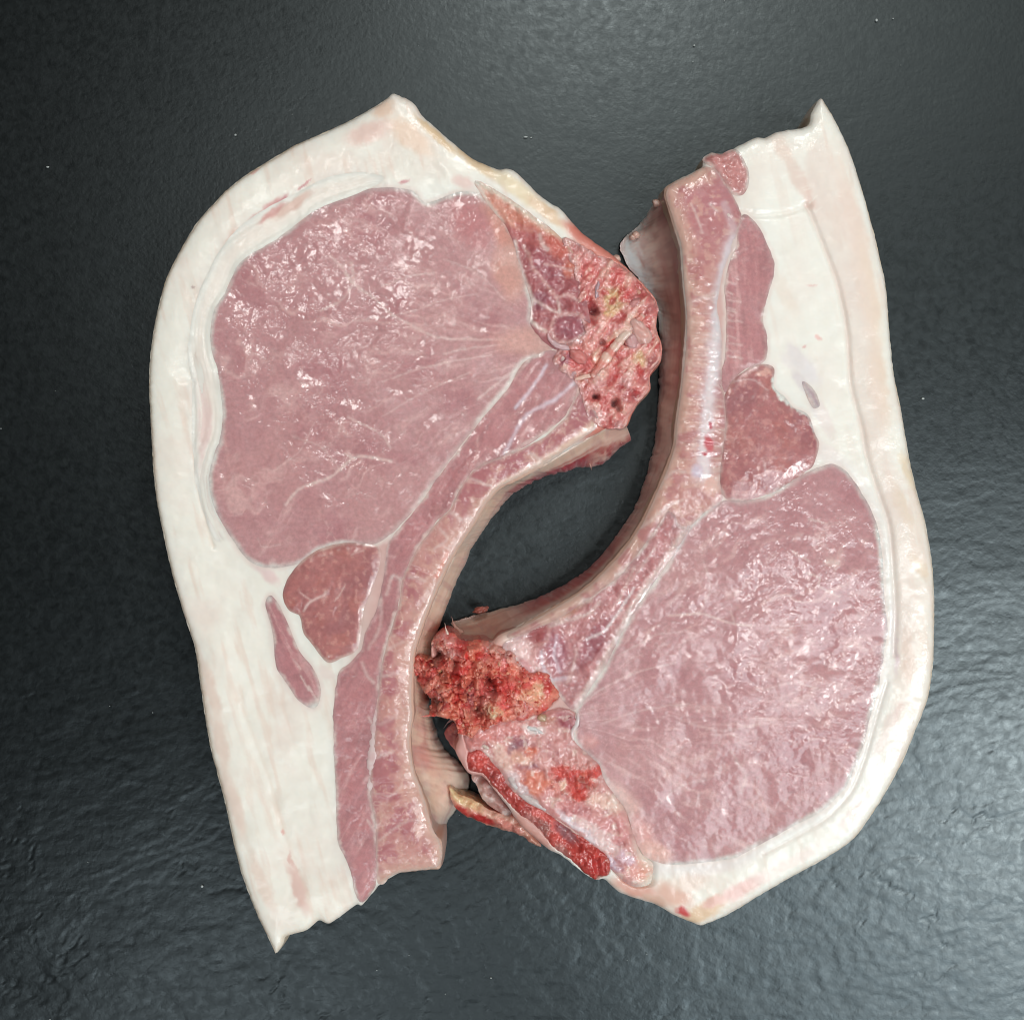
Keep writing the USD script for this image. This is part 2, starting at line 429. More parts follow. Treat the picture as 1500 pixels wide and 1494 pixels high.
A_BAND = [(812, 516), (845, 556), (828, 604), (800, 630), (772, 650), (741, 664)] + [(x - 3, y - 2) for x, y in A_SEAM] + \
         [(531, 1319), (521, 1299), (518, 1280), (508, 1252), (497, 1227), (495, 1170), (491, 1107), (491, 1044), (494, 1010), (499, 985), (512, 974), (531, 953), (538, 925), (548, 906), (557, 883), (566, 836), (569, 800),
          (585, 778), (611, 747), (634, 715), (654, 686), (679, 654), (711, 612), (747, 570), (770, 532)]
A_EDGE = [(873, 618), (845, 642), (808, 665), (762, 692), (728, 711), (705, 738), (693, 759), (673, 789), (658, 813), (642, 846), (622, 892), (609, 930), (601, 960), (598, 1010), (599, 1047), (595, 1085), (601, 1129),
          (616, 1170), (629, 1217), (640, 1236), (639, 1266), (590, 1273), (568, 1281), (557, 1290)] + [(x + 4, y + 1) for x, y in A_SEAM[::-1][1:]] + [(741, 672), (772, 659), (805, 640), (834, 612), (850, 580)]
A_CHINE = [(698, 268), (725, 282), (760, 305), (800, 334), (828, 360), (846, 390), (852, 420), (858, 450), (862, 478), (852, 498), (838, 506), (815, 510), (797, 497), (779, 474), (781, 446), (776, 425), (761, 377), (755, 356), (743, 329), (715, 296)]
A_BONE = [(826, 352), (848, 362), (875, 378), (902, 388), (926, 406), (948, 430), (961, 450), (957, 479), (965, 505), (963, 528), (948, 547), (949, 568), (932, 587), (921, 604), (910, 622), (880, 622), (862, 605), (855, 575), (842, 552), (822, 540),
          (812, 522), (836, 506), (862, 492), (856, 470), (848, 440), (846, 410), (840, 385)]
A_INNER = [(283, 560), (277, 520), (283, 470), (296, 425), (318, 380), (352, 335), (392, 308), (440, 282), (480, 262), (530, 254), (560, 262), (520, 283), (468, 303), (440, 322), (400, 352), (350, 384), (330, 425), (312, 455), (306, 490), (310, 520),
           (318, 545), (324, 584), (325, 616), (320, 648), (312, 664), (306, 691), (306, 718), (316, 752), (330, 785), (318, 790), (300, 752), (288, 700), (284, 640), (283, 600)]

a_out = outline(A_OUT, 0.9, 7, 1)
a_loin, a_tend, a_flank = outline(A_LOIN, 1.5, 14, 2, grow=3.0), outline(A_TEND, 1.5, 12, 3, grow=2.5), outline(A_FLANK, 1.2, 12, 4, grow=1.5)
a_band, a_edge, a_chine, a_bone, a_inner = outline(A_BAND, 1.5, 10, 5, grow=2.5), outline(A_EDGE, 1.6, 9, 6, grow=4.5), outline(A_CHINE, 1.5, 9, 7, grow=3), outline(A_BONE, 3.0, 9, 8, grow=3.5), outline(A_INNER, 1.5, 16, 9, grow=2)
A_INLAYS = [a_loin, a_tend, a_flank, a_band, a_edge, a_chine, a_bone]
A_CREASE = curve([(283, 560), (285, 610), (284, 660), (287, 700), (300, 760), (312, 800)], False, 2)
A_FLATLINE = curve([(352, 1005), (358, 1040), (372, 1080), (395, 1140), (408, 1190), (425, 1240), (448, 1300), (464, 1348)], False, 2)
A_LINE3 = curve([(415, 1030), (425, 1080), (446, 1140), (455, 1210)], False, 2)


def a_h0(P, d_out):
    z = T + (fb(P, 160, 3, 3) - .5) * 0.0022 + (fb(P, 30, 8, 3) - .5) * 0.0006
    z -= 0.0013 * np.exp(-d_out / 4.0)
    z += 0.0005 * np.exp(-((d_out - 34) / 26) ** 2)
    for cl, w, dp in ((A_CREASE, 3, .0003), (A_FLATLINE, 7, .00016), (A_LINE3, 6, .00008)):
        z -= dp * np.exp(-(dist(P, cl) / w) ** 2)
    return z


def sink(P, d, polys, z, depth=0.0022, deep=()):
    for g in polys:
        lo, hi = g.min(0), g.max(0)
        s = np.where(np.all((P > lo) & (P < hi), 1))[0]
        s = s[inside(P[s], g)]
        dd = dist(P[s], g)
        dz = depth * sm(1.8, 9, dd) + (.006 * sm(0, 8, dd) if any(g is q_ for q_ in deep) else 0)
        if len(deep) == 3 and g is deep[0]:                  # this tissue sinks into the fat at its far end
            dz = dz * sm(965, 925, P[s, 0])
        z[s] -= dz
    return z


def a_body_top(P, d):
    z = a_h0(P, d)
    return sink(P, d, A_INLAYS, z, deep=(a_bone,))


A_FAT_MARKS = [(392, 308, 6, (212, 158, 152), 4.5, -38), (414, 292, 4, (204, 144, 144), 4.0, -36), (446, 272, 2.6, (206, 150, 148), 8, -36), (342, 348, 7, (224, 192, 176), 2, -50), (372, 251, 4, (222, 176, 168), 3, -32),
               (560, 160, 10, (226, 196, 176), 1.6, -30), (600, 200, 14, (232, 205, 185), 2.5, 40), (540, 195, 14, (228, 198, 186), 2.2, -20), (700, 240, 8, (218, 190, 158), 4.5, 38), (640, 200, 6, (216, 186, 152), 6, 42),
               (636, 285, 18, (238, 231, 220), 1.8, -8), (680, 268, 8, (228, 200, 190), 2, 20), (592, 266, 4, (206, 150, 150), 3, -5), (286, 421, 3, (190, 168, 160)),
               (760, 280, 10, (226, 206, 176), 4, 40), (800, 312, 8, (222, 190, 160), 4, 40), (850, 345, 7, (206, 130, 112), 4, 38), (880, 370, 6, (214, 140, 118), 4, 35),
               (415, 1218, 3.9, (222, 168, 158), 1.4, 60), (428, 1262, 4, (216, 180, 168), 6, 70), (438, 1300, 8, (219, 186, 174), 4.2, 68), (310, 1010, 9, (224, 202, 188), 4, 75), (322, 1085, 9, (226, 204, 190), 4, 78), (345, 1180, 9, (226, 204, 190), 5, 75), (385, 1290, 9, (226, 206, 192), 5, 68),
               (340, 720, 3, (214, 184, 178), 5, 80), (390, 840, 8, (224, 196, 190), 2.5, 40), (405, 905, 4, (214, 150, 152), 10, 70), (478, 985, 7, (224, 206, 196), 2, 35)]


def a_fat_tint(P, d):
    c = fat_tint(P, d, 3, (np.array([.25, .97]), np.array([.97, -.25])))
    c = patches(P, c, A_FAT_MARKS, 6, 14, 50)
    inner = sm(60, 110, d)                                            # deep in the chop the bed is pink connective tissue
    c = mixc(c, lin(204, 152, 144), sm(30, 60, d) * np.maximum(sm(640, 680, P[:, 0]) * sm(300, 330, P[:, 1]), sm(480, 560, P[:, 0]) * sm(770, 800, P[:, 1])) * .85)
    c = mixc(c, lin(222, 198, 180), np.exp(-(dist(P, A_CREASE) / 2.2) ** 2) * .45)
    c = mixc(c, lin(224, 205, 188), np.exp(-(dist(P, A_FLATLINE) / 3) ** 2) * .35)
    c = mixc(c, lin(240, 234, 222), np.exp(-(dist(P, A_LINE3) / 2) ** 2) * .15)
    c = mixc(c, lin(214, 172, 152), sm(22, 12, d) * sm(560, 600, P[:, 0] + .0 * P[:, 1]) * sm(640, 700, P[:, 1]))
    c = mixc(c, lin(206, 124, 110), sm(26, 12, d) * sm(820, 850, P[:, 0]) * sm(660, 630, P[:, 1]))
    edge = sm(9, 0, d) * sm(520, 400, P[:, 0])
    c = mixc(c, lin(229, 208, 197), sm(9, 0, np.minimum(dist(P, a_loin), dist(P, a_flank)) + 6 * (fb(P, 10, 201, 3) - .5)) * .8 * sm(5, 20, d))
    return mixc(c, lin(214, 186, 152), edge * .45)


def a_wall_tint(P):
    c = np.tile(lin(222, 200, 172), (len(P), 1))
    k = sm(780, 840, P[:, 0]) * sm(760, 640, P[:, 1])
    c = mixc(c, lin(176, 70, 66), k * (.5 + .5 * sm(.4, .6, fb(P, 14, 60, 3))))
    return mixc(c, lin(206, 160, 140), sm(560, 600, P[:, 0]) * sm(700, 900, P[:, 1]))


solid('fat', A, a_out, a_body_top, a_fat_tint, M['fat'], floor=0.0004, rings=8, bulge=3, wall_tint=a_wall_tint)


def skin_top(h0, out):
    return None


def band_part(name, parent, pts, width, out, h0, tint, material, label=None):
    """the rind: a thin skin along the outside of the fat, upright on its edge"""
    q = curve(pts, False, 3.0); n = len(q)
    tg = np.gradient(q, axis=0); nr = np.stack([-tg[:, 1], tg[:, 0]], 1); nr /= np.linalg.norm(nr, axis=1, keepdims=True)
    if np.mean((q + 5 * nr - q.mean(0)) ** 2) < np.mean((q - 5 * nr - q.mean(0)) ** 2):
        nr = -nr
    taper = np.minimum(1, np.minimum(np.arange(n), np.arange(n)[::-1]) / 12.0)[:, None] * .9 + .1
    zt = h0(q, np.zeros(n)) + 0.0003
    prof = [(-width, -.0025), (-width * .7, .0001), (-.4, .0000), (1.0, -.0010), (1.7, -.0040), (2.2, -.0120), (1.6, -.0200), (0.2, -.0232), (-width, -.0232)]
    V = []; C = []
    rg = (fb(q, 6, 70, 3) - .5)[:, None] * 2.2
    for off, dz in prof:
        p = q + nr * (off * taper + rg * (off > -2))
        V.append(np.c_[(p[:, 0] - CX) * KT, (CY - p[:, 1]) * KT, np.maximum(zt + dz, .0003)]); C.append(tint(p, off))
    w = len(prof); R = np.stack(V, 1).reshape(-1, 3); C = np.stack(C, 1).reshape(-1, 3)
    i, j = np.meshgrid(np.arange(n - 1), np.arange(w), indexing='ij'); j2 = (j + 1) % w
    Fq = np.stack([i * w + j, (i + 1) * w + j, (i + 1) * w + j2, i * w + j2], -1).reshape(-1, 4)
    F = np.vstack([Fq[:, [0, 1, 2]], Fq[:, [0, 2, 3]]])
    for e, flip in ((0, 1), ((n - 1) * w, -1)):
        F = np.vstack([F, np.array([[e, e + x, e + x + 1][::flip] for x in range(1, w - 1)])])
    if trimesh.Trimesh(R, F, process=False).volume < 0:
        F = F[:, ::-1]
    return obj(name, R, F, material, parent, C, label=label)


def rind_tint(P, off):
    c = np.tile(lin(228, 212, 192), (len(P), 1))
    c = mixc(c, lin(206, 174, 136), sm(.42, .66, fb(P, 22, 90, 4)) * (.8 if off > -2 else .2))
    return mixc(c, lin(196, 160, 128), np.full(len(P), .5 if off > .5 else 0))


band_part('rind', A, A_OUT[60:] + A_OUT[:1], 4.0, a_out, a_h0, rind_tint, M['rind'])


eps_ = 0.0


def inlay(h0_raw, out, bulge, rim=0.0006, w=9, extra=None):
    global eps_
    eps_ += .000009; lift = .00004 + eps_
    rim = 0; bulge = bulge * (.15 if bulge < .001 else .4)
    def f(P, d):
        z = h0_raw(P, dist(P, out)) + lift + bulge * (1 - np.exp(-d / w))
        return z if extra is None else z + extra(P, d)
    return f


# inner layer of fat, pinker, between the rim and the lean
def a_inner_tint(P, d):
    c = np.tile(lin(234, 219, 207), (len(P), 1))
    du = dist(P, a_loin)
    s = fb(np.stack([du, (P[:, 0] + P[:, 1]) / 40], 1), 6, 33, 4)
    c = mixc(c, lin(218, 184, 178), sm(.48, .7, s) * .7)
    c = mixc(c, lin(236, 228, 218), sm(.55, .75, fb(P, 20, 34, 4)) * .5)
    c = mixc(c, CREAM, sm(16, 2, d + 8 * (fb(P, 20, 36, 3) - .5)) * .9)
    return patches(P, c, [(400, 312, 5, (212, 160, 152), 4.5, -38), (430, 300, 6, (218, 184, 170), 5, -36)], 5, 14, 53)


solid('inner_fat', A, a_inner, inlay(a_h0, a_out, .0002, .0009, 4, lambda P, d: (fb(np.stack([dist(P, a_loin), (P[:, 0] + P[:, 1]) / 30], 1), 7, 35, 3) - .5) * .0007), a_inner_tint, M['fat'], label='pinkish inner layer of fat around the lean')

W_, P_, B_ = lin(220, 192, 184), lin(208, 160, 154), lin(222, 204, 212)
A_VEINS = [([(419, 739), (441, 715), (484, 699), (516, 672), (537, 669), (572, 675)], 2.2, W_, .85), ([(505, 664), (518, 672)], 2, W_, .7), ([(510, 611), (556, 635), (572, 656)], 1.6, W_, .6),
           ([(484, 376), (502, 392), (518, 416), (548, 437), (572, 459), (601, 476), (640, 494), (685, 497), (744, 498), (802, 500)], 2.0, W_, .6),
           ([(650, 519), (678, 512), (716, 507), (770, 502)], 1.6, W_, .6), ([(470, 455), (500, 440), (515, 420)], 1.8, W_, .6), ([(515, 385), (518, 416), (506, 400)], 2.4, W_, .6),
           ([(378, 790), (386, 802), (410, 797)], 1.4, W_, .4), ([(560, 560), (600, 545), (660, 530), (720, 520)], 1.4, W_, .5), ([(560, 610), (620, 575), (690, 545)], 1.2, W_, .4),
           ([(700, 585), (730, 560), (760, 540)], 2.0, W_, .6), ([(430, 640), (470, 655), (500, 690)], 1.4, W_, .4), ([(560, 420), (600, 405), (640, 400)], 1.3, W_, .5), ([(520, 470), (590, 460), (650, 440), (700, 430)], 1.2, W_, .4),
           ([(650, 380), (700, 400), (740, 440)], 1.2, W_, .4), ([(400, 690), (440, 660), (460, 620)], 1.1, W_, .4), ([(327, 600), (330, 650), (336, 680)], 2.5, P_, .5)]
A_FOCUS = np.array([840., 512.])


def relief(P, d, centre, seed, amp=1.0):
    f, r, th = fibre(P, centre, seed)
    patch = .35 + 1.3 * sm(.36, .66, fb(P, 55, seed + 31, 3))
    cell = np.abs(fb(P, 13, seed + 32, 3) - .5)
    return amp * patch * ((f - .5) * .00030 + (fb(P, 9, seed + 30, 3) - .5) * .00014 - .00006 * np.exp(-(cell / .03) ** 2)) + (fb(P, 60, seed + 33, 3) - .5) * .00025


solid('loin_muscle', A, a_loin, inlay(a_h0, a_out, .0009, .0007, 12, lambda P, d: relief(P, d, A_FOCUS, 11, .5) * sm(2, 15, d)),
      lambda P, d: patches(P, loin_tint(P, d, 11, A_FOCUS, lin(186, 136, 136), A_VEINS), [(735, 340, 14, (206, 140, 126), 3, 60), (690, 330, 22, (188, 124, 124), 1.5, 60), (745, 400, 18, (204, 150, 138), 2, 75), (785, 500, 18, (204, 152, 142), 3, 0)], 9, 20, 61),
      M['lean_meat'], focus=A_FOCUS)


def tend_tint(P, d, seed, veins):
    c = np.tile(lin(174, 110, 106), (len(P), 1))
    c = mixc(c, lin(154, 92, 93), sm(.45, .7, fb(P, 34, seed, 4)) * .8)
    c = mixc(c, lin(176, 106, 96), sm(.5, .7, fb(P, 26, seed + 4, 4)) * .6)
    c = mixc(c, lin(200, 146, 136), sm(.56, .72, fb(P, 6, seed + 8, 3)) * .55)
    c = mixc(c, lin(142, 82, 84), sm(.46, .32, fb(P, 11, seed + 18, 4)) * .3)
    c = paint_lines(P, c, veins)
    return mixc(c, lin(216, 178, 166), sm(6, 0, d + 8 * (fb(P, 12, seed + 9, 4) - .5)) * (.15 + .8 * sm(.4, .62, fb(P, 30, seed + 10, 3))))


solid('tenderloin', A, a_tend, inlay(a_h0, a_out, .0017, .0008, 10, lambda P, d: relief(P, d, np.array([560., 700.]), 15, .7) * sm(2, 15, d)),
      lambda P, d: tend_tint(P, d, 15, [([(445, 895), (456, 880), (475, 872), (478, 866)], 1.8, W_, .8), ([(440, 868), (455, 878)], 1.5, W_, .6), ([(490, 880), (500, 868), (505, 855)], 1.4, W_, .5), ([(515, 812), (532, 806)], 1.5, W_, .5)]), M['lean_meat'])


def dark_tint(base, seed, veins=(), dirv=(0.4, 0.9)):
    def f(P, d):
        c = np.tile(lin(*base), (len(P), 1))
        u = P @ np.array(dirv); v = P @ np.array([dirv[1], -dirv[0]])
        s = fb(np.stack([u / 7, v], 1), 6, seed, 4)
        c = mixc(c, lin(*base) * .82, sm(.5, .75, fb(P, 30, seed + 1, 4)) * .7)
        c = mixc(c, lin(214, 166, 162), sm(.54, .74, s) * .55)
        c = mixc(c, lin(*base) * .72, sm(.46, .28, s) * .5)
        c = mixc(c, lin(200, 148, 142), sm(.6, .76, fb(P, 8, seed + 2, 3)) * .3)
        c = paint_lines(P, c, veins)
        return mixc(c, lin(222, 190, 180), sm(6, 0, d + 9 * (fb(P, 9, seed + 3, 3) - .5)) * (.15 + .8 * sm(.4, .62, fb(P, 26, seed + 4, 3))))
    return f


solid('flank_muscle', A, a_flank, inlay(a_h0, a_out, .0005, .0007, 8), dark_tint((180, 120, 122), 18, [([(440, 990), (452, 1010)], 1.5, W_, .8), ([(452, 1005), (464, 1025)], 1.5, W_, .8), ([(430, 965), (440, 980)], 1.3, W_, .6), ([(452, 1048), (462, 1036), (470, 1030)], 10, lin(228, 210, 200), 1.0), ([(388, 868), (394, 878)], 5, lin(228, 210, 200), .9)]), M['lean_meat'])

A_BANDV = [([(800, 535), (781, 566), (755, 598)], 2.6, B_, .8), ([(842, 560), (814, 584), (772, 608), (751, 641), (739, 664)], 3.2, B_, .75), ([(837, 606), (814, 628), (795, 636), (765, 652)], 3, W_, .7),
           ([(700, 640), (698, 670), (704, 684)], 2.0, P_, .6), ([(612, 800), (640, 765), (655, 747)], 3, P_, .5), ([(590, 850), (575, 845), (566, 870)], 3, W_, .6),
           ([(560, 880), (556, 920), (540, 950)], 3, W_, .4), ([(548, 1000), (538, 990), (530, 970)], 2.5, W_, .6), ([(546, 1060), (540, 1050)], 2, W_, .6), ([(538, 1200), (548, 1215)], 2, W_, .6)]
solid('rib_muscle', A, a_band, inlay(a_h0, a_out, .0006, .0008, 6, lambda P, d: relief(P, d, np.array([900., 400.]), 21, .9) * sm(1.5, 10, d)), dark_tint((184, 124, 125), 21, A_BANDV, (-.5, .86)), M['lean_meat'])

A_EDGEV = [([(868, 622), (840, 646), (808, 668), (767, 694), (735, 712), (712, 738)], 6, lin(226, 188, 168), .9), ([(655, 810), (640, 845)], 3, lin(214, 120, 100), .6),
           ([(690, 702), (720, 712)], 2.5, W_, .7), ([(776, 664), (790, 672)], 2.5, W_, .6), ([(662, 752), (678, 762), (690, 758)], 4, W_, .6), ([(645, 775), (655, 790), (635, 805)], 2.5, W_, .5),
           ([(600, 845), (622, 850)], 3, W_, .5), ([(570, 950), (590, 940)], 3, W_, .4), ([(562, 990), (585, 985)], 3, W_, .5), ([(556, 1060), (580, 1050)], 3, W_, .4), ([(552, 1110), (575, 1100)], 2.5, W_, .5), ([(548, 1160), (570, 1165), (590, 1150)], 2, W_, .4), ([(556, 1230), (590, 1205), (612, 1200)], 2, W_, .4)]


def a_edge_tint(P, d):
    c = np.tile(lin(194, 138, 130), (len(P), 1))
    du = dist(P, a_out)
    c = mixc(c, lin(204, 160, 146), sm(36, 8, du) * .8)
    c = mixc(c, lin(174, 106, 110), sm(.42, .58, fb(P, 22, 24, 4)) * .85 * sm(4, 30, du))
    c = mixc(c, lin(212, 166, 150), sm(.55, .7, fb(P, 9, 124, 4)) * .5)
    up = sm(790, 700, P[:, 1])
    c = mixc(c, lin(170, 100, 104), up * sm(.38, .55, fb(P, 20, 25, 3)) * sm(5, 14, du) * .9)
    c = mixc(c, lin(226, 190, 172), sm(7, 1, du) * .7)
    cell = np.abs(fb(P, 24, 26, 3) - .5)
    c = mixc(c, lin(220, 180, 166), np.exp(-(cell / .018) ** 2) * .5)
    c = paint_lines(P, c, A_EDGEV)
    return mixc(c, lin(218, 186, 174), sm(5, 0, d) * .6)


def ripple(P, line, seed, pitch=13., amp=.00022):
    k = cKDTree(line).query(P)[1] * 1.0
    s = fb(np.stack([k * 2 / pitch, P[:, 0] / 60], 1), 1.0, seed, 2)
    return (np.abs(s - .5) * 2 - .3) * amp * 2


a_seam = curve(A_SEAM, False, 2)
solid('belly_muscle', A, a_edge, inlay(a_h0, a_out, .0007, .0008, 6, lambda P, d: (ripple(P, a_seam, 27) + (fb(P, 16, 28, 3) - .5) * .0007 + (fb(P, 6, 29, 2) - .5) * .00008) * sm(1.5, 10, d)), a_edge_tint, M['membrane'], label='belly muscle under a thin tan membrane')

A_CHV = [([(755, 355), (762, 392), (779, 437), (776, 453), (779, 472), (800, 486)], 3.2, lin(226, 196, 186), .9), ([(781, 439), (802, 451), (819, 458), (816, 437)], 2.6, W_, .8), ([(767, 362), (774, 373), (781, 392), (793, 408), (809, 427), (816, 437), (830, 432), (845, 440)], 2.8, P_, .9),
         ([(798, 387), (819, 392), (837, 397)], 2.2, P_, .8), ([(812, 465), (828, 460), (849, 462), (858, 476), (856, 490), (837, 500), (814, 500), (807, 481), (812, 465)], 3, P_, .9), ([(790, 345), (795, 360), (803, 366)], 3, W_, .8), ([(800, 338), (828, 352), (840, 372)], 4, lin(224, 178, 150), .8),
         ([(700, 275), (730, 300), (752, 330), (780, 340)], 3, lin(224, 164, 146), .5)]
solid('chine_muscle', A, a_chine, inlay(a_h0, a_out, .0008, .0008, 6, lambda P, d: ((fb(P, 14, 30, 4) - .5) * .0026) * sm(1.5, 10, d)),
      lambda P, d: paint_lines(P, patches(P, np.tile(lin(166, 94, 96), (len(P), 1)), [(730, 295, 20, (208, 134, 116), 2.2, 40), (765, 320, 18, (204, 130, 112), 2.2, 42), (770, 345, 12, (180, 100, 98), 2, 20), (815, 360, 12, (196, 104, 92), 2, 45), (835, 395, 10, (206, 120, 104)), (790, 440, 12, (150, 86, 96)), (835, 478, 17, (162, 96, 104), 1.2, 0), (800, 400, 14, (164, 94, 100), 2, 55), (797, 485, 8, (186, 120, 120))], 5, 10, 63), A_CHV + [([(698, 268), (725, 282), (760, 305), (798, 333)], 5, lin(228, 196, 178), 1.0), ([(698, 268), (714, 296), (735, 325)], 4, lin(226, 196, 182), .9)]), M['lean_meat'])

RED, DRED, ORANGE, MARROW, GRISTLE, FLESH = (190, 62, 58), (150, 40, 44), (210, 100, 84), (208, 168, 122), (190, 140, 142), (220, 162, 146)
A_BP = [(850, 372, 12, (214, 140, 120), 2, 35), (890, 395, 10, (220, 160, 132), 4, 38), (862, 400, 16, ORANGE), (880, 410, 12, (200, 84, 68)), (905, 408, 12, (208, 96, 74), 2, 40), (855, 436, 15, RED), (866, 452, 10, DRED), (925, 425, 14, (206, 110, 88), 2, 40),
        (901, 440, 16, MARROW, 1.1, 60), (893, 462, 10, (222, 190, 130)), (918, 432, 10, (216, 84, 66)), (945, 436, 10, (200, 90, 84)), (955, 455, 10, (150, 50, 52)), (885, 478, 14, (206, 84, 72)), (870, 485, 12, (224, 150, 130)), (905, 480, 12, (224, 150, 134), 2, -45),
        (925, 490, 16, (222, 160, 146), 1.4, 60), (950, 500, 12, (214, 120, 104)), (963, 505, 8, RED), (880, 520, 9, (228, 178, 156), 5, -50), (905, 498, 9, (230, 180, 158), 5, -50), (890, 508, 5, (214, 70, 58), 3, -50), (845, 525, 18, ORANGE), (860, 535, 12, (200, 64, 58)), (828, 528, 10, (150, 74, 92)), (822, 520, 8, (176, 96, 96)),
        (915, 528, 16, (204, 92, 66)), (936, 528, 11, MARROW), (955, 530, 10, (130, 28, 34)), (905, 545, 13, (196, 70, 54)), (917, 555, 11, (214, 160, 100)), (940, 552, 10, (176, 46, 44)), (925, 578, 13, DRED), (910, 570, 8, (160, 36, 40)), (875, 562, 12, (226, 168, 148)), (860, 575, 9, (222, 160, 142)), (890, 585, 14, (228, 150, 130)), (895, 608, 12, (210, 96, 88)), (905, 622, 10, (222, 166, 146)), (875, 608, 12, (226, 168, 146), 1.5, 30)]
def pinker(items):
    return [(*it[:3], (it[3][0], it[3][1], max(it[3][2], int(it[3][1] * .97))) if it[3][1] < .78 * it[3][0] else it[3], *it[4:]) for it in items]


A_BP = pinker(A_BP)
A_HOLES = [(873, 580, 5, .004), (901, 590, 6, .005), (906, 598, 4, .003), (917, 501, 5, .002), (881, 502, 4, .0015), (868, 455, 7, .002)]


def a_bone_top(P, d):
    z = a_h0(P, dist(P, a_out)) + .0002 + .0006 * (1 - np.exp(-d / 9))
    n1 = np.abs(fb(P, 22, 41, 4) - .5) * 2
    u = P @ np.array([.64, -.77]); v = P @ np.array([.77, .64])
    st = fb(np.stack([u / 3.2, v], 1), 9, 143, 4)
    z += (n1 - .25) * .0026 * sm(1.5, 10, d) + (fb(P, 7, 42, 3) - .5) * .0013 + (st - .5) * .0022
    P = P + 5 * np.stack([fb(P, 9, 141, 3) - .5, fb(P, 9, 142, 3) - .5], 1) * 1.6
    for x, y, r, dp in A_HOLES:
        z -= dp * np.exp(-(((P[:, 0] - x) ** 2 + (P[:, 1] - y) ** 2) / r ** 2) ** 1.5)
    return z


def a_bone_tint(P, d):
    return mixc(a_bone_tint0(P, d), lin(224, 158, 152), .12 + .3 * sm(.4, .65, fb(P, 16, 220, 3)))


def a_bone_tint0(P, d):
    c = patches(P, np.tile(lin(214, 140, 130), (len(P), 1)), A_BP, 9, 9, 65, 1.35)
    u = P @ np.array([.64, -.77]); v = P @ np.array([.77, .64])
    st = fb(np.stack([u / 3.2, v], 1), 9, 143, 4)
    c = mixc(c, lin(232, 190, 172), sm(.56, .7, st) * .6)
    c = mixc(c, lin(150, 44, 48), sm(.40, .28, st) * .5)
    c = mixc(c, lin(180, 36, 40), sm(.54, .68, fb(P, 13, 43, 4)) * .75 * sm(840, 870, P[:, 0] + .1 * P[:, 1] - 40))
    c = mixc(c, lin(232, 186, 160), sm(.66, .78, fb(P, 11, 44, 4)) * .6)
    c = mixc(c, lin(204, 146, 142), sm(9, 0, d + 10 * (fb(P, 9, 221, 4) - .5)) * sm(880, 850, P[:, 0]) * .85)
    for x, y, r, dp in A_HOLES:
        c = mixc(c, lin(96, 26, 34), np.exp(-((P[:, 0] - x) ** 2 + (P[:, 1] - y) ** 2) / (r * 1.0) ** 2) * .7)
    return c


boneA = solid('backbone', A, a_bone, a_bone_top, a_bone_tint, M['bone'], depth=.014, rings=5, bulge=2, step=1.6, label='sawn backbone, red with yellowish marrow').GetPath()


def blob(name, parent, x, y, rx, ry, ang, zc, hz, colour, material, seed=0, rough=.25, sub=3, vary=.15, label=None):
    s = trimesh.creation.icosphere(subdivisions=sub)
    v = np.array(s.vertices); n = v.copy()
    v = v * (1 + rough * (fbm(n * 1.6 + seed * 7.3, 4, seed)[:, None] - .5) * 2)
    c = np.tile(lin(*colour), (len(v), 1)) * (1 + vary * 2 * (fbm(n * 2.2 + seed, 3, seed + 1)[:, None] - .5))
    a = math.radians(ang); px = v[:, 0] * rx; py = v[:, 1] * ry
    X = x + px * math.cos(a) - py * math.sin(a); Y = y + px * math.sin(a) + py * math.cos(a)
    return obj(name, np.c_[(X - CX) * KT, (CY - Y) * KT, zc + v[:, 2] * hz], np.array(s.faces)[:, ::-1], material, parent, c, label=label)


def cord(name, parent, pts, z, r, colour, material, seed=0, taper=.6, flat=.6, label=None, c2=None, spike=False):
    """a strand of tissue lying on the cut face"""
    q = jitter(curve(pts, False, 2.0), 1.2, 8, seed); n = len(q); m = 10
    zz = np.interp(np.linspace(0, 1, n), np.linspace(0, 1, len(np.atleast_1d(z))), np.atleast_1d(z)) if np.ndim(z) else np.full(n, z)
    tg = np.gradient(q, axis=0); nr = np.stack([-tg[:, 1], tg[:, 0]], 1); nr /= np.linalg.norm(nr, axis=1, keepdims=True)
    t = np.linspace(0, 1, n); rr = r * ((1.05 - t) ** 1.4 if spike else (1 - taper * np.abs(2 * t - 1) ** 2.5)) * (.5 + 1.0 * fb(q, 8, seed + 3, 3))
    if name in ('sinew', 'spinal_membrane', 'seam_fat'):
        zz = zz - .0005; flat = flat * .7
    V = []
    for j in range(m):
        b = 2 * math.pi * j / m
        p = q + nr * (rr * math.cos(b))[:, None]
        V.append(np.c_[(p[:, 0] - CX) * KT, (CY - p[:, 1]) * KT, zz + rr * S * flat * math.sin(b)])
    R = np.stack(V, 1).reshape(-1, 3)
    i, j = np.meshgrid(np.arange(n - 1), np.arange(m), indexing='ij'); j2 = (j + 1) % m
    Fq = np.stack([i * m + j, (i + 1) * m + j, (i + 1) * m + j2, i * m + j2], -1).reshape(-1, 4)
    F = np.vstack([Fq[:, [0, 1, 2]], Fq[:, [0, 2, 3]]])
    for e, flip in ((0, 1), ((n - 1) * m, -1)):
        F = np.vstack([F, np.array([[e, e + x, e + x + 1][::flip] for x in range(1, m - 1)])])
    if trimesh.Trimesh(R, F, process=False).volume < 0:
        F = F[:, ::-1]
    c = np.tile(lin(*colour), (n, 1))
    if c2 is not None:
        c = mixc(c, lin(*c2), sm(.4, .65, fb(q, 12, seed + 9, 3)))
    return obj(name, R, F, material, parent, np.repeat(c, m, 0), label=label)


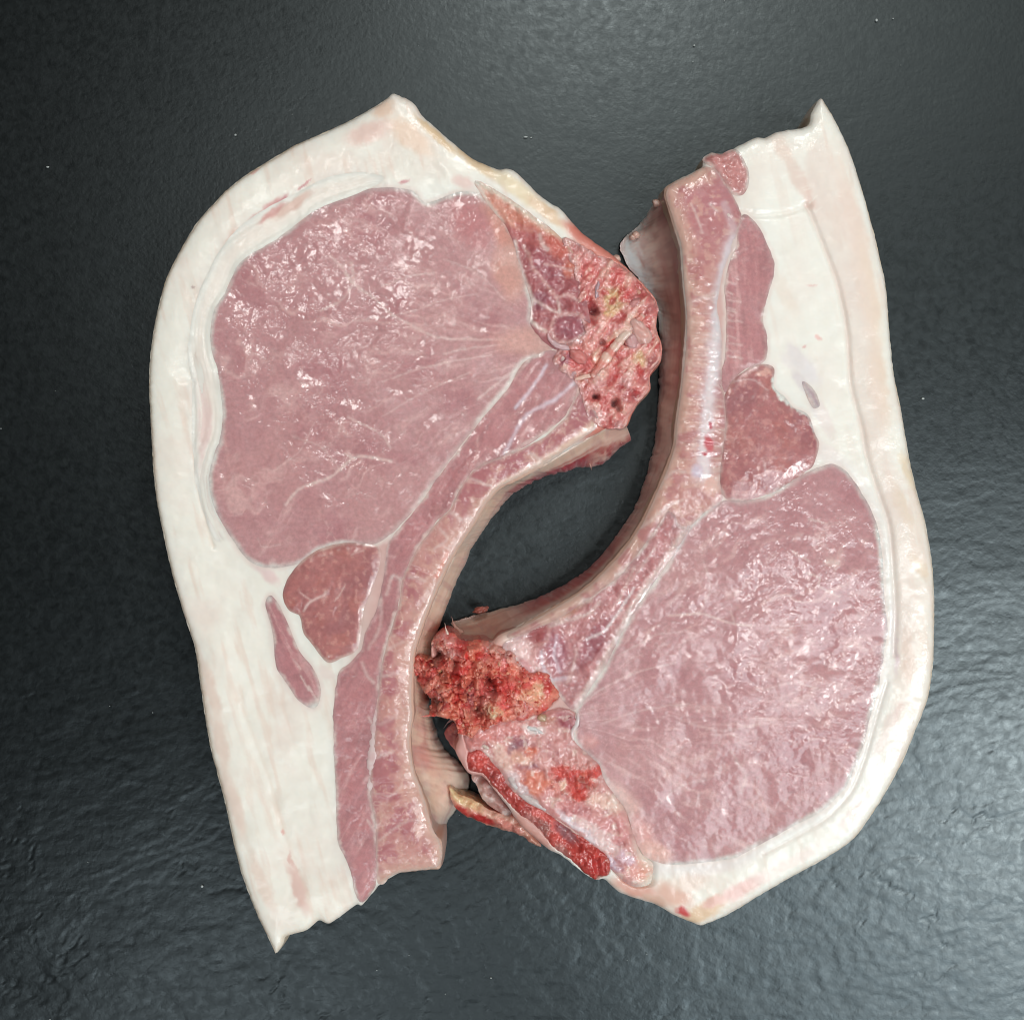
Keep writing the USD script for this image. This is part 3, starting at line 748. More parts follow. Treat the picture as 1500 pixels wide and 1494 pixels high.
zA = T + .0012
for k_, (x, y, rx, ry, an, hz, co) in enumerate([(875, 424, 4, 15, 6, .0018, (190, 146, 150)), (932, 446, 16, 8, -25, .0026, (206, 128, 124)), (938, 487, 13, 22, -35, .0034, (214, 158, 148)), (925, 500, 10, 13, -20, .0024, (200, 144, 142)), (847, 522, 15, 9, 35, .0024  , (208, 122, 116))]):
    blob('gristle', boneA, x, y, rx, ry, an, zA - .0009, hz * .6, co, M['membrane'], 100 + k_, .32)
cord('spinal_membrane', boneA, [(942, 462), (925, 480), (905, 503), (890, 522), (878, 540), (866, 553)], zA + .0004, 7, (228, 176, 158), M['membrane'], 3, .5, .5, c2=(214, 120, 108))
cord('spinal_membrane', boneA, [(842, 556), (858, 552), (872, 548)], zA, 4, (226, 172, 152), M['membrane'], 5)
cord('sinew', A, [(803, 489), (806, 499), (820, 508), (842, 512)], T + .0012, 4, (214, 158, 158), M['membrane'], 6, .7)
0 and cord('sinew', A, [(752, 354), (763, 352), (774, 362)], T + .0006, 2.5, (226, 200, 190), M['membrane'], 7, .7)
cord('sinew', A, [(700, 270), (740, 285), (790, 312), (840, 352), (896, 374)], [T - .0006, T, T, T, T - .002], 6, (226, 186, 160), M['membrane'], 8, .5, c2=(212, 140, 116))
cord('sinew', A, [(850, 377), (880, 392), (915, 410), (940, 432)], T + .0004, 6, (222, 164, 138), M['membrane'], 9, .6, c2=(206, 100, 84))

A_UP = [(917, 622), (889, 627), (851, 648), (814, 671), (767, 699), (733, 716), (712, 740), (701, 759), (680, 791), (665, 815), (649, 847), (629, 893), (615, 932), (607, 960), (605, 1005), (605, 1047), (601, 1085), (607, 1129), (622, 1170), (634, 1217)]
A_LO = [(918, 645), (874, 684), (851, 685), (829, 690), (798, 699), (760, 717), (738, 737), (722, 754), (700, 784), (684, 808), (664, 848), (648, 893), (638, 932), (634, 965), (628, 1010), (634, 1052), (650, 1092), (690, 1142), (664, 1192), (641, 1223)]


def a_wall2(P, t):
    c = np.tile(lin(222, 182, 160), (len(P), 1))
    upper = sm(760, 700, P[:, 1])
    c = mixc(c, lin(170, 66, 72), upper * sm(.15, .4, t) * sm(.40, .6, fb(P, 40, 80, 3) + .12))
    c = mixc(c, lin(222, 176, 160), upper * sm(850, 890, P[:, 0]) * sm(.35, .6, fb(P, 14, 81, 4)))
    c = mixc(c, lin(226, 206, 190), sm(.0, .9, t) * sm(980, 1100, P[:, 1]) * .6)
    c = mixc(c, lin(206, 138, 130), sm(.5, .2, t) * sm(1040, 1080, P[:, 1]) * sm(.4, .6, fb(P, 24, 82, 3)) * .8)
    ln = fb(np.stack([(P[:, 0] + P[:, 1]) / 60, t * 9], 1), 1.0, 210, 4)
    c = mixc(c, lin(232, 204, 188), sm(.54, .68, ln) * .5)
    c = mixc(c, lin(172, 96, 92), sm(.44, .32, ln) * .35)
    return mixc(c, lin(196, 152, 144), sm(.5, .7, fb(P, 9, 91, 4)) * .5)


strip('inner_membrane', A, A_UP, A_LO, T - .0016, .0012, a_wall2, M['membrane'], n=600)
cord('torn_membrane', A, [(898, 640), (910, 640), (918, 648)], .012, 3.5, (228, 206, 198), M['membrane'], 12, .6, spike=True)
cord('torn_membrane', A, [(860, 668), (870, 676), (872, 686)], .006, 4, (206, 140, 122), M['membrane'], 13, .6, spike=True)

# ================================================================== RIGHT CHOP
B = thing('pork_chop', 'raw pork chop on the right with crumbly red bone and bare split rib', 'pork chop', 'raw pork chops on the slate')
B = B.GetPath()
B_OUT = [(1203, 143), (1214, 159), (1226, 180), (1247, 225), (1265, 280), (1284, 349), (1299, 421), (1304, 480), (1310, 540), (1320, 591), (1332, 661), (1345, 721), (1357, 766), (1367, 826), (1370, 880), (1370, 929), (1368, 975), (1362, 1020), (1350, 1052),
         (1330, 1101), (1308, 1145), (1283, 1186), (1250, 1230), (1209, 1259), (1143, 1296), (1070, 1340), (1030, 1357), (1011, 1351), (989, 1342), (960, 1326), (927, 1316), (905, 1306), (886, 1289), (874, 1290), (857, 1281), (833, 1262), (821, 1253), (804, 1245), (785, 1230),
         (762, 1210), (742, 1180), (724, 1158), (706, 1138), (686, 1134), (672, 1112), (667, 1099), (672, 1080), (668, 1062), (650, 1040), (640, 1000), (632, 965), (634, 940), (652, 928), (675, 938), (705, 938), (721, 940), (731, 931), (758, 919), (782, 906), (801, 895), (828, 879), (853, 863), (880, 839), (912, 804),
         (939, 764), (957, 727), (973, 690), (986, 652), (989, 620), (997, 569), (1002, 511), (1005, 466), (1000, 406), (996, 361), (985, 325), (973, 280), (985, 266), (1010, 254), (1029, 243), (1031, 231), (1043, 222), (1058, 224), (1076, 216), (1109, 200), (1121, 201), (1139, 192),
         (1183, 184), (1190, 165)]
B_LOIN = [(1221, 683), (1206, 685), (1191, 691), (1167, 704), (1146, 717), (1119, 731), (1085, 737), (1061, 736), (1036, 751), (1013, 771), (998, 800), (971, 841), (953, 862), (937, 885), (911, 930), (892, 970), (868, 1008), (848, 1040), (843, 1080), (858, 1098), (880, 1118), (890, 1145), (917, 1181), (929, 1217),
          (945, 1250), (971, 1262), (1004, 1263), (1055, 1257), (1077, 1253), (1118, 1231), (1162, 1206), (1202, 1184), (1235, 1151), (1250, 1120), (1261, 1090), (1272, 1050), (1284, 1010), (1292, 960), (1297, 925), (1292, 871), (1290, 826), (1284, 781), (1275, 751), (1257, 718), (1239, 694)]
B_TEND = [(1131, 540), (1110, 536), (1088, 548), (1073, 561), (1063, 582), (1065, 615), (1061, 655), (1056, 688), (1058, 719), (1070, 731), (1095, 730), (1131, 719), (1161, 701), (1188, 681), (1197, 652), (1191, 634), (1182, 610), (1158, 597), (1146, 582), (1131, 567)]
B_FLANK = [(1176, 560), (1188, 567), (1196, 580), (1200, 594), (1191, 597), (1182, 579)]
B_RIBM = [(1091, 317), (1109, 334), (1121, 358), (1131, 385), (1130, 406), (1121, 436), (1115, 466), (1121, 496), (1118, 528), (1091, 538), (1075, 552), (1062, 572), (1056, 560), (1064, 527), (1067, 481), (1066, 440), (1064, 421), (1069, 395), (1081, 361), (1083, 337)]
B_TIP = [(1033, 233), (1044, 226), (1058, 228), (1076, 221), (1091, 246), (1094, 267), (1088, 283), (1073, 282), (1061, 265), (1050, 249)]
B_SEAM = [(1061, 300), (1073, 331), (1075, 355), (1063, 391), (1057, 421), (1054, 451), (1048, 496), (1044, 542), (1038, 580), (1034, 625), (1031, 661), (1032, 700)]
B_BELLY = [(992, 268), (1012, 259), (1031, 247), (1048, 252), (1058, 268), (1070, 288), (1083, 315), (1077, 337), (1072, 358), (1058, 391), (1051, 424), (1047, 451), (1054, 496), (1054, 542), (1058, 582), (1061, 620), (1057, 661), (1053, 695), (1054, 715), (1056, 726), (1052, 735), (1034, 745), (1010, 768),
           (998, 775), (979, 745), (962, 770), (938, 802), (910, 838), (880, 862), (850, 884), (815, 906), (785, 918), (760, 930), (745, 932), (760, 923), (784, 911), (805, 899), (832, 883), (858, 866), (886, 842), (918, 806), (945, 766), (963, 728), (979, 692), (992, 652), (995, 620), (1002, 569), (1008, 511), (1010, 466), (1005, 406), (1002, 361), (991, 325), (979, 284)]
B_CHM = [(1008, 771), (990, 800), (964, 838), (947, 862), (931, 885), (905, 930), (886, 970), (862, 1006), (842, 1036), (825, 1020), (815, 1003), (800, 985), (776, 985), (765, 970), (740, 948), (752, 938), (788, 922), (818, 909), (853, 887), (883, 866), (913, 842), (941, 806), (965, 774), (981, 752), (998, 778)]
B_TISSUE = [(684, 1066), (720, 1058), (770, 1052), (815, 1040), (842, 1046), (838, 1080), (853, 1098), (876, 1118), (886, 1147), (912, 1182), (924, 1217), (940, 1252), (962, 1264), (982, 1271), (974, 1286), (950, 1298), (925, 1296), (897, 1272), (888, 1250), (850, 1220), (809, 1192), (775, 1172), (751, 1155), (730, 1125), (705, 1098), (686, 1098)]
B_BONE = [(634, 942), (640, 934), (654, 926), (676, 940), (706, 940), (726, 945), (748, 955), (760, 972), (776, 987), (800, 985), (815, 1003), (818, 1020), (800, 1038), (770, 1052), (745, 1052), (720, 1058), (705, 1068), (692, 1078), (674, 1070), (668, 1052), (648, 1046), (630, 1046), (634, 1040), (632, 1024), (616, 1005), (604, 980), (606, 968), (613, 962), (628, 968), (636, 958)]
B_RIB = [(686, 1100), (702, 1097), (719, 1114), (736, 1135), (751, 1159), (775, 1176), (809, 1196), (833, 1214), (850, 1224), (871, 1239), (891, 1256), (893, 1276), (882, 1286), (873, 1290), (857, 1279), (830, 1254), (809, 1239), (785, 1209), (760, 1191), (741, 1172), (724, 1154), (707, 1133), (689, 1130), (684, 1115)]

b_out = outline(B_OUT, 0.9, 7, 101)
b_loin, b_tend, b_flank, b_ribm, b_tip = outline(B_LOIN, 1.5, 14, 102, grow=3.0), outline(B_TEND, 1.5, 12, 103, grow=2.5), outline(B_FLANK, .8, 12, 104, grow=1), outline(B_RIBM, 1.5, 9, 105, grow=3), outline(B_TIP, 1.2, 9, 106, grow=3)
b_belly, b_chm, b_tis, b_bone, b_rib = outline(B_BELLY, 1.0, 10, 107, grow=3), outline(B_CHM, 1.2, 9, 108, grow=3.5), outline(B_TISSUE, 2, 9, 109, grow=3), outline(B_BONE, 4.0, 7, 110, 1.6, grow=2), outline(B_RIB, 1.8, 7, 111, 1.6, grow=.5)
B_INLAYS = [b_loin, b_tend, b_flank, b_ribm, b_tip, b_belly, b_chm, b_tis, b_rib, b_bone]
B_CREASE = curve([(1181, 300), (1190, 320), (1206, 360), (1225, 410), (1236, 460), (1242, 500), (1246, 560), (1262, 625), (1270, 670), (1290, 730), (1302, 770), (1308, 830), (1312, 900), (1310, 960)], False, 2)
B_CREASE2 = curve([(1085, 310), (1110, 315), (1150, 312), (1185, 300)], False, 2)
B_CREASE3 = curve([(1120, 1250), (1165, 1226), (1210, 1198), (1246, 1160), (1265, 1115), (1285, 1050), (1300, 1000)], False, 2)


def b_h0(P, d_out):
    z = T + (fb(P, 160, 13, 3) - .5) * .0022 + (fb(P, 30, 18, 3) - .5) * .0006
    z -= .0013 * np.exp(-d_out / 4.0)
    z += .0005 * np.exp(-((d_out - 34) / 26) ** 2)
    for cl, w, dp in ((B_CREASE, 4, .0005), (B_CREASE2, 6, .0003), (B_CREASE3, 3, .0003)):
        z -= dp * np.exp(-(dist(P, cl) / w) ** 2)
    low = sm(-40, 60, (P[:, 0] - 690) * .6 - (P[:, 1] - 1150) * -.8 - 0)   # no change, keeps the cut face level
    return z


B_MARKS = [(1150, 225, 9, (219, 182, 164), 3.2, 62), (1172, 268, 9, (218, 180, 164), 3.2, 62), (1186, 296, 6, (220, 184, 168), 2, 50), (1250, 330, 14, (230, 208, 194), 5, 75), (1270, 430, 14, (230, 208, 190), 5, 80), (1285, 560, 12, (228, 206, 188), 5, 82), (1320, 740, 8, (224, 204, 184), 4, 65), (1345, 830, 7, (222, 200, 178), 3, 60), (1330, 690, 6, (224, 204, 180), 4, 70),
           (1200, 495, 4, (222, 140, 132), 1.5, 30), (1178, 508, 3, (214, 130, 126), 1.5, 20), (1190, 418, 3, (222, 170, 160), 3, 0), (1180, 540, 12, (216, 202, 206), 2, 50), (1160, 530, 8, (222, 206, 204), 2, 40), (1150, 572, 14, (232, 224, 214), 1.8, 40), (1172, 560, 7, (206, 186, 190), 2.5, 55), (1196, 606, 5, (212, 192, 192), 3, 60), (1165, 520, 9, (214, 198, 200), 2, 60), (1172, 602, 10, (228, 218, 208), 2, 45), (1150, 430, 10, (228, 206, 190), 3, 60), (1205, 610, 8, (222, 198, 192), 4, 65),
           (1215, 668, 10, (226, 204, 198), 2.4, 40), (1030, 1335, 12, (222, 190, 160), 3, -30), (1090, 1300, 10, (226, 186, 176), 4, -28), (1045, 1320, 7, (222, 178, 164), 2, -20), (1160, 1262, 8, (226, 196, 184), 5, -30), (1250, 1190, 7, (226, 196, 186), 5, -50), (1300, 1070, 8, (226, 198, 188), 5, -65), (1310, 930, 5, (216, 190, 192), 9, 86), (1330, 960, 8, (228, 206, 192), 5, 90),
           (985, 1310, 14, (220, 178, 160), 2, 25), (930, 1302, 12, (214, 160, 144), 2.5, 22), (1000, 1335, 6, (196, 80, 78), 1.5, 20), (960, 1318, 6, (206, 168, 150), 3, 25), (780, 1215, 20, (206, 150, 138), 2, 40), (1010, 1290, 12, (228, 206, 192), 2, -10), (1040, 1272, 8, (232, 218, 208), 3, -10)]


def b_fat_tint(P, d):
    c = fat_tint(P, d, 9, (np.array([.2, .98]), np.array([.98, -.2])))
    c = patches(P, c, B_MARKS, 6, 14, 150)
    c = mixc(c, lin(204, 152, 144), sm(8, 20, d) * sm(1085, 1060, P[:, 0]) * sm(1255, 1235, P[:, 1]) * .85)
    c = mixc(c, lin(206, 130, 122), sm(760, 720, P[:, 0]) * .8)
    for cl, w in ((B_CREASE, 3), (B_CREASE3, 2.5)):
        c = mixc(c, lin(222, 196, 184), np.exp(-(dist(P, cl) / w) ** 2) * .6)
    c = mixc(c, lin(214, 172, 152), sm(22, 12, d) * sm(1010, 980, P[:, 0]) * sm(960, 900, P[:, 1]))
    dl = dist(P, b_loin)
    c = mixc(c, lin(224, 210, 206), sm(26, 6, dl) * sm(1180, 1230, P[:, 0] + .5 * (P[:, 1] - 700)) * .6)
    edge = sm(9, 0, d) * sm(1150, 1280, P[:, 0] + .3 * P[:, 1] - 300)
    out_ = sm(-6, 6, P[:, 0] - np.interp(P[:, 1], B_CREASE[:, 1], B_CREASE[:, 0]) + 8 * (fb(P, 30, 202, 3) - .5))
    c = mixc(c, lin(228, 208, 197), out_ * sm(14, 40, d) * .55 * sm(980, 900, P[:, 1]))
    c = mixc(c, lin(239, 234, 224), (1 - out_) * sm(1090, 1130, P[:, 0]) * .45)
    c = mixc(c, lin(229, 208, 197), sm(8, 0, np.minimum(np.minimum(dist(P, b_loin), dist(P, b_tend)), dist(P, b_ribm)) + 6 * (fb(P, 10, 203, 3) - .5)) * .7)
    c = paint_lines(P, c, [([(1134 + k * 5.2, 202 + k * 9.2 + j_), (1150 + k * 4.6, 198 + k * 9.4 - j_)], 1.4, lin(238, 226, 214), .4 + .1 * j_) for k, j_ in zip(np.cumsum(rng.uniform(.4, 1.9, 9)), rng.uniform(-3, 4, 9))])
    return mixc(c, lin(214, 186, 152), edge * .4)


def b_wall_tint(P):
    c = np.tile(lin(222, 200, 172), (len(P), 1))
    return mixc(c, lin(190, 110, 100), sm(960, 860, P[:, 0]) * (.6 + .4 * sm(.4, .6, fb(P, 14, 160, 3))))


solid('fat', B, b_out, lambda P, d: sink(P, d, B_INLAYS, b_h0(P, d), deep=(b_tis, b_bone, b_rib)), b_fat_tint, M['fat'], floor=.0004, rings=8, bulge=3, wall_tint=b_wall_tint)
band_part('rind', B, B_OUT[:27], 4.0, b_out, b_h0, rind_tint, M['rind'])

B_VEINS = [([(1185, 760), (1209, 766)], 1.6, W_, .6), ([(1161, 808), (1185, 823)], 1.6, W_, .7), ([(1182, 838), (1200, 847), (1200, 859), (1230, 874)], 1.5, W_, .7), ([(980, 902), (1025, 899), (1076, 914), (1100, 917)], 1.8, W_, .7), ([(1076, 914), (1070, 895)], 1.8, W_, .6),
           ([(1212, 823), (1226, 824)], 4, W_, .8), ([(1070, 1100), (1092, 1134), (1085, 1160)], 3, W_, .35), ([(850, 1035), (880, 1010), (930, 985), (990, 970)], 1.6, W_, .5), ([(880, 1060), (940, 1040), (1010, 1030)], 1.6, W_, .4), ([(1010, 1060), (1060, 1070), (1110, 1060)], 2.2, W_, .35), ([(1045, 740), (1010, 772), (985, 815)], 3.5, lin(226, 204, 210), .7),
           ([(1120, 1010), (1160, 1000), (1200, 1010)], 1.6, W_, .35), ([(905, 960), (960, 930), (1000, 925)], 1.4, W_, .4), ([(1030, 820), (1040, 860), (1025, 899)], 1.2, W_, .35), ([(960, 1180), (1000, 1150), (1040, 1140)], 2, W_, .35)]
B_FOCUS = np.array([815., 1050.])
solid('loin_muscle', B, b_loin, inlay(b_h0, b_out, .0009, .0007, 12, lambda P, d: relief(P, d, B_FOCUS, 51, .36) * sm(2, 15, d)),
      lambda P, d: patches(P, loin_tint(P, d, 51, B_FOCUS, lin(184, 132, 133), B_VEINS), [(905, 1170, 18, (216, 172, 164), 2, 35), (935, 1225, 20, (214, 156, 150), 1.4, 60), (960, 1250, 14, (218, 166, 154), 1.5, 20), (860, 1085, 10, (206, 150, 146))], 9, 16, 161), M['lean_meat'], focus=B_FOCUS)
solid('tenderloin', B, b_tend, inlay(b_h0, b_out, .0017, .0008, 10, lambda P, d: relief(P, d, np.array([1040., 820.]), 55, .7) * sm(2, 15, d)),
      lambda P, d: patches(P, tend_tint(P, d, 56, [([(1120, 690), (1118, 675)], 1.5, W_, .5), ([(1075, 560), (1100, 556), (1125, 572)], 1.4, W_, .5)]) * [1.0, .97, 1.02], [(1139, 556, 6, (232, 222, 212), 1.6, 60), (1141, 572, 7, (233, 224, 214), 1.4, 50), (1152, 584, 7, (232, 222, 212), 1.6, 40), (1166, 594, 6, (230, 218, 208), 1.8, 35), (1181, 604, 6, (226, 208, 200), 1.8, 50), (1192, 626, 4.5, (224, 200, 194), 2, 70), (1120, 545, 4.5, (206, 150, 138), 2, 10)], 9, 9, 230, 1.4), M['lean_meat'])
solid('flank_muscle', B, b_flank, inlay(b_h0, b_out, .0003, .0006, 6), dark_tint((210, 186, 182), 58, [([(1176, 560), (1190, 578), (1198, 595)], 2.6, lin(176, 138, 146), .8), ([(1160, 520), (1172, 545), (1180, 556)], 2, lin(196, 176, 186), .7)]), M['lean_meat'])
solid('rib_muscle', B, b_ribm, inlay(b_h0, b_out, .0007, .0008, 6, lambda P, d: relief(P, d, np.array([1040., 900.]), 61, .7) * sm(1.5, 10, d)),
      dark_tint((184, 124, 125), 61, [([(1066, y), (1066 + l_, y + 3)], 1.5, W_, w_) for y, l_, w_ in zip(402 + np.cumsum(rng.uniform(4, 15, 13)), rng.uniform(7, 24, 13), rng.uniform(.25, .75, 13))], (.1, 1)), M['lean_meat'])
solid('rib_muscle', B, b_tip, inlay(b_h0, b_out, .0008, .0006, 6, lambda P, d: (fb(P, 12, 62, 3) - .5) * .0016 * sm(1.5, 10, d)), dark_tint((194, 130, 126), 63), M['lean_meat'])

B_BELV = [(B_SEAM[2:], 11, lin(214, 192, 194), 1.25), (B_SEAM[5:], 6, lin(226, 208, 206), .8), ([(975, 700), (990, 690), (1002, 692)], 2.5, W_, .6), ([(1012, 300), (1020, 318), (1028, 342)], 2, W_, .6), ([(1040, 300), (1050, 310)], 2, W_, .5), ([(1004, 400), (1010, 440), (1012, 480)], 3, lin(220, 180, 166), .7), ([(1010, 444), (1030, 436), (1046, 430)], 3, W_, .6),
          ([(940, 772), (979, 742), (1000, 732)], 2.6, W_, .6), ([(901, 841), (920, 841), (931, 860), (920, 868)], 3, W_, .6), ([(952, 815), (973, 785), (1000, 772)], 2.5, W_, .5), ([(854, 877), (872, 880), (862, 896), (828, 909)], 2.5, W_, .6)]


def b_belly_tint(P, d):
    c = np.tile(lin(194, 138, 130), (len(P), 1))
    du = dist(P, b_out)
    c = mixc(c, lin(206, 164, 148), sm(30, 6, du) * .8)
    c = mixc(c, lin(178, 112, 116), sm(400, 330, P[:, 1]) * sm(12, 36, du) * .9)
    c = mixc(c, lin(178, 112, 112), sm(.44, .6, fb(P, 20, 64, 4)) * .75)
    c = mixc(c, lin(212, 166, 150), sm(.55, .7, fb(P, 9, 164, 4)) * .5)
    ds = dist(P, curve(B_SEAM, False, 2))
    k = cKDTree(curve(B_SEAM, False, 2)).query(P)[1]
    rb = fb(np.stack([k * 2 / 11., np.full(len(P), .3)], 1), 1, 65, 2)
    c = mixc(c, lin(222, 190, 178), np.exp(-(np.abs(rb - .5) / .05) ** 2) * sm(50, 8, ds) * sm(400, 440, P[:, 1]) * sm(740, 700, P[:, 1]) * .6)
    c = mixc(c, lin(208, 180, 182), sm(9, 2, ds) * .5)
    c = paint_lines(P, c, B_BELV)
    c = patches(P, c, [(1038, 650, 6, (196, 90, 96), 2, 80), (1040, 625, 4, (190, 90, 100), 2, 80), (1032, 664, 4, (186, 80, 86), 2, 0), (1042, 712, 12, (222, 176, 164)), (1020, 690, 8, (206, 186, 196))], 4, 8, 166)
    c = mixc(c, lin(226, 190, 170), sm(6, 1, du) * .8)
    return mixc(c, lin(216, 184, 172), sm(4, 0, d) * .5)


b_seam = curve(B_SEAM, False, 2)
solid('belly_muscle', B, b_belly, inlay(b_h0, b_out, .0007, .0008, 6, lambda P, d: (ripple(P, b_seam, 67, 11, .0003) * sm(380, 430, P[:, 1]) + (fb(P, 18, 68, 3) - .5) * .0007 + (fb(P, 6, 69, 2) - .5) * .00008) * sm(1.5, 10, d)), b_belly_tint, M['membrane'], label='belly muscle under a thin tan membrane')
cord('seam_fat', B, B_SEAM[:4], T + .0004, 6, (224, 196, 186), M['fat'], 31, .7, .35)
0 and cord('seam_fat', B, B_SEAM[3:], [T + .0005, T + .0004, T + .0004, T], 13, (204, 180, 186), M['membrane'], 32, .5, .25, c2=(220, 196, 190))
cord('seam_fat', A, A_SEAM[6:], [T, T + .0004, T + .0004, T - .0002], 7, (222, 190, 184), M['fat'], 33, .6, .35, c2=(212, 170, 166))

B_CHV = [([(1000, 782), (968, 829), (950, 853), (927, 885), (905, 930), (884, 968), (860, 1008), (846, 1034)], 5, lin(226, 192, 184), .8), ([(929, 861), (905, 898), (887, 922), (860, 936)], 2.2, lin(226, 206, 204), .9), ([(793, 954), (796, 978), (809, 995), (828, 992)], 3, B_, .7), ([(815, 930), (812, 960), (820, 985)], 2.4, B_, .6), ([(752, 955), (775, 965), (790, 985)], 5, lin(226, 190, 184), .7),
         ([(876, 882), (862, 898), (828, 909), (806, 917)], 3, W_, .7), ([(930, 830), (915, 860), (905, 880)], 2.5, W_, .5), ([(770, 935), (780, 945), (800, 940), (805, 920)], 3, P_, .6), ([(845, 950), (838, 985), (830, 1000)], 2.5, W_, .5), ([(960, 800), (940, 830), (925, 850)], 2.4, W_, .5)]
solid('chine_muscle', B, b_chm, inlay(b_h0, b_out, .0007, .0008, 6, lambda P, d: ((fb(P, 16, 70, 4) - .5) * .0024 + relief(P, d, B_FOCUS, 71, .7)) * sm(1.5, 10, d)),
      lambda P, d: paint_lines(P, patches(P, dark_tint((186, 126, 126), 71, (), (-.55, .83))(P, d), [(790, 928, 14, (164, 88, 88), 1.4, -60), (760, 948, 12, (222, 180, 176), 1.6, 20), (830, 890, 12, (200, 140, 124), 2, -30), (775, 975, 10, (210, 150, 150)), (815, 955, 14, (172, 110, 118), 2, 80), (870, 940, 12, (160, 96, 102), 3, -60)], 5, 9, 168), B_CHV), M['lean_meat'])

B_TP = [(752, 1096, 8, (164, 118, 122), 1.5, 100), (762, 1084, 8, (160, 104, 112), 1.4, 20), (776, 1124, 9, (156, 104, 110), 1.6, 10), (772, 1136, 8, (160, 108, 114), 1.4, 80), (700, 1085, 16, (206, 130, 124), 2, 0), (740, 1065, 14, (206, 136, 130), 2, 10), (835, 1056, 12, (166, 92, 100), 2, 20), (800, 1055, 10, (186, 128, 112)), (785, 1070, 6, (228, 206, 200), 3, 10), (780, 1100, 8, (216, 120, 96), 1.2, 80), (765, 1112, 8, (222, 172, 154), 2, 0), (815, 1090, 20, (206, 150, 146), 1.5, 20), (790, 1150, 16, (216, 130, 110), 2, 40),
        (820, 1130, 12, (204, 92, 84)), (840, 1138, 13, (200, 84, 78)), (858, 1140, 14, (212, 108, 96), 1.2, -30), (845, 1162, 12, (204, 92, 84)), (873, 1130, 10, (208, 90, 82)), (825, 1150, 5, (230, 190, 170)), (815, 1178, 18, (206, 142, 138), 1.5, 40), (850, 1200, 18, (204, 138, 136), 2, 40), (890, 1175, 12, (224, 182, 168), 2.5, 15), (900, 1215, 18, (208, 144, 142), 1.4, 40), (880, 1225, 9, (226, 190, 186), 5, 38), (920, 1258, 8, (212, 176, 184), 2, 40), (900, 1265, 9, (208, 176, 186), 1.5, 40), (930, 1275, 10, (222, 160, 150), 2, 20), (955, 1270, 15, (222, 160, 142), 1.6, 10), (985, 1275, 12, (222, 158, 142), 1.5, 0), (965, 1292, 10, (224, 184, 164), 2, 20), (735, 1110, 9, (222, 178, 166), 3, 55), (760, 1150, 7, (214, 180, 178), 4, 50), (845, 1210, 5, (226, 200, 202), 8, 40)]


def b_tis_top(P, d):
    z = b_h0(P, dist(P, b_out)) - .0004 - .0026 * sm(925, 975, P[:, 0]) + .0011 * (1 - np.exp(-d / 6)) * sm(985, 930, P[:, 0]) + .0005 * sm(930, 960, P[:, 0]) + ((fb(P, 26, 72, 4) - .5) * .0040 + (fb(P, 8, 73, 3) - .5) * .0012) * sm(1.5, 10, d)
    rr = sm(42, 22, np.hypot((P[:, 0] - 843) * .85, P[:, 1] - 1145))
    return z + rr * ((np.abs(fb(P, 9, 74, 3) - .5) * 2 - .2) * .004)


solid('chine_tissue', B, b_tis, b_tis_top, lambda P, d: mixc(mixc(mixc(patches(P, np.tile(lin(206, 148, 142), (len(P), 1)), B_TP, 10, 11, 170, 1.4), lin(230, 198, 186), sm(.58, .72, fb(P, 10, 75, 4)) * .7), lin(160, 88, 90), sm(.42, .3, fb(P, 12, 175, 4)) * .5), lin(232, 212, 198), sm(22, 2, d + 12 * (fb(P, 8, 176, 3) - .5)) * sm(915, 950, P[:, 0])), M['membrane'], depth=.006, step=1.8, label='ragged pink tissue between the rib and the lean')

# crumbly sawn bone
rc = np.random.default_rng(21)
cells = rc.uniform([590, 915], [830, 1090], (330, 2))
cells2 = rc.uniform([590, 915], [830, 1090], (3400, 2)); ctree2 = cKDTree(cells2); cellr2 = rc.random(3400)
ctree = cKDTree(cells); cellr = rc.random(950)
B_HOLES = [(664, 975, 9, .004), (650, 990, 9, .004), (700, 985, 5, .003), (690, 1002, 8, .003), (716, 998, 10, .003), (640, 960, 10, .006), (636, 1030, 8, .004), (698, 1038, 9, .0045), (703, 1046, 6, .004), (672, 1002, 6, .003)]


def b_bone_top(P, d):
    z = T - .0012 + .0022 * (1 - np.exp(-d / 7)) + (fb(P, 40, 76, 3) - .5) * .006
    Q = P + 12 * np.stack([fb(P, 9, 77, 4) - .5, fb(P, 9, 78, 4) - .5], 1)
    dd, k = ctree.query(Q, 2)
    lump = np.sqrt(np.clip(1 - (dd[:, 0] / 9.) ** 2, 0, 1)) * .0016 + cellr[k[:, 0]] * .0022 + (fb(P, 13, 205, 4) - .5) * .0040 - .0009 * np.exp(-((dd[:, 1] - dd[:, 0]) / 1.2) ** 2)
    d2, k2 = ctree2.query(Q, 1)
    lump = lump + np.sqrt(np.clip(1 - (d2 / 3.2) ** 2, 0, 1)) * .0005 + cellr2[k2] * .0004
    right = sm(790, 740, P[:, 0] + .3 * (P[:, 1] - 1000))
    smooth_top = sm(955, 935, P[:, 1] + .15 * (700 - P[:, 0]))
    z += lump * (.25 + .75 * right) * (1 - .8 * smooth_top)
    for x, y, r, dp in B_HOLES:
        z -= dp * np.exp(-(((P[:, 0] - x) ** 2 + (P[:, 1] - y) ** 2) / r ** 2))
    z -= .004 * sm(645, 605, P[:, 0])
    return z


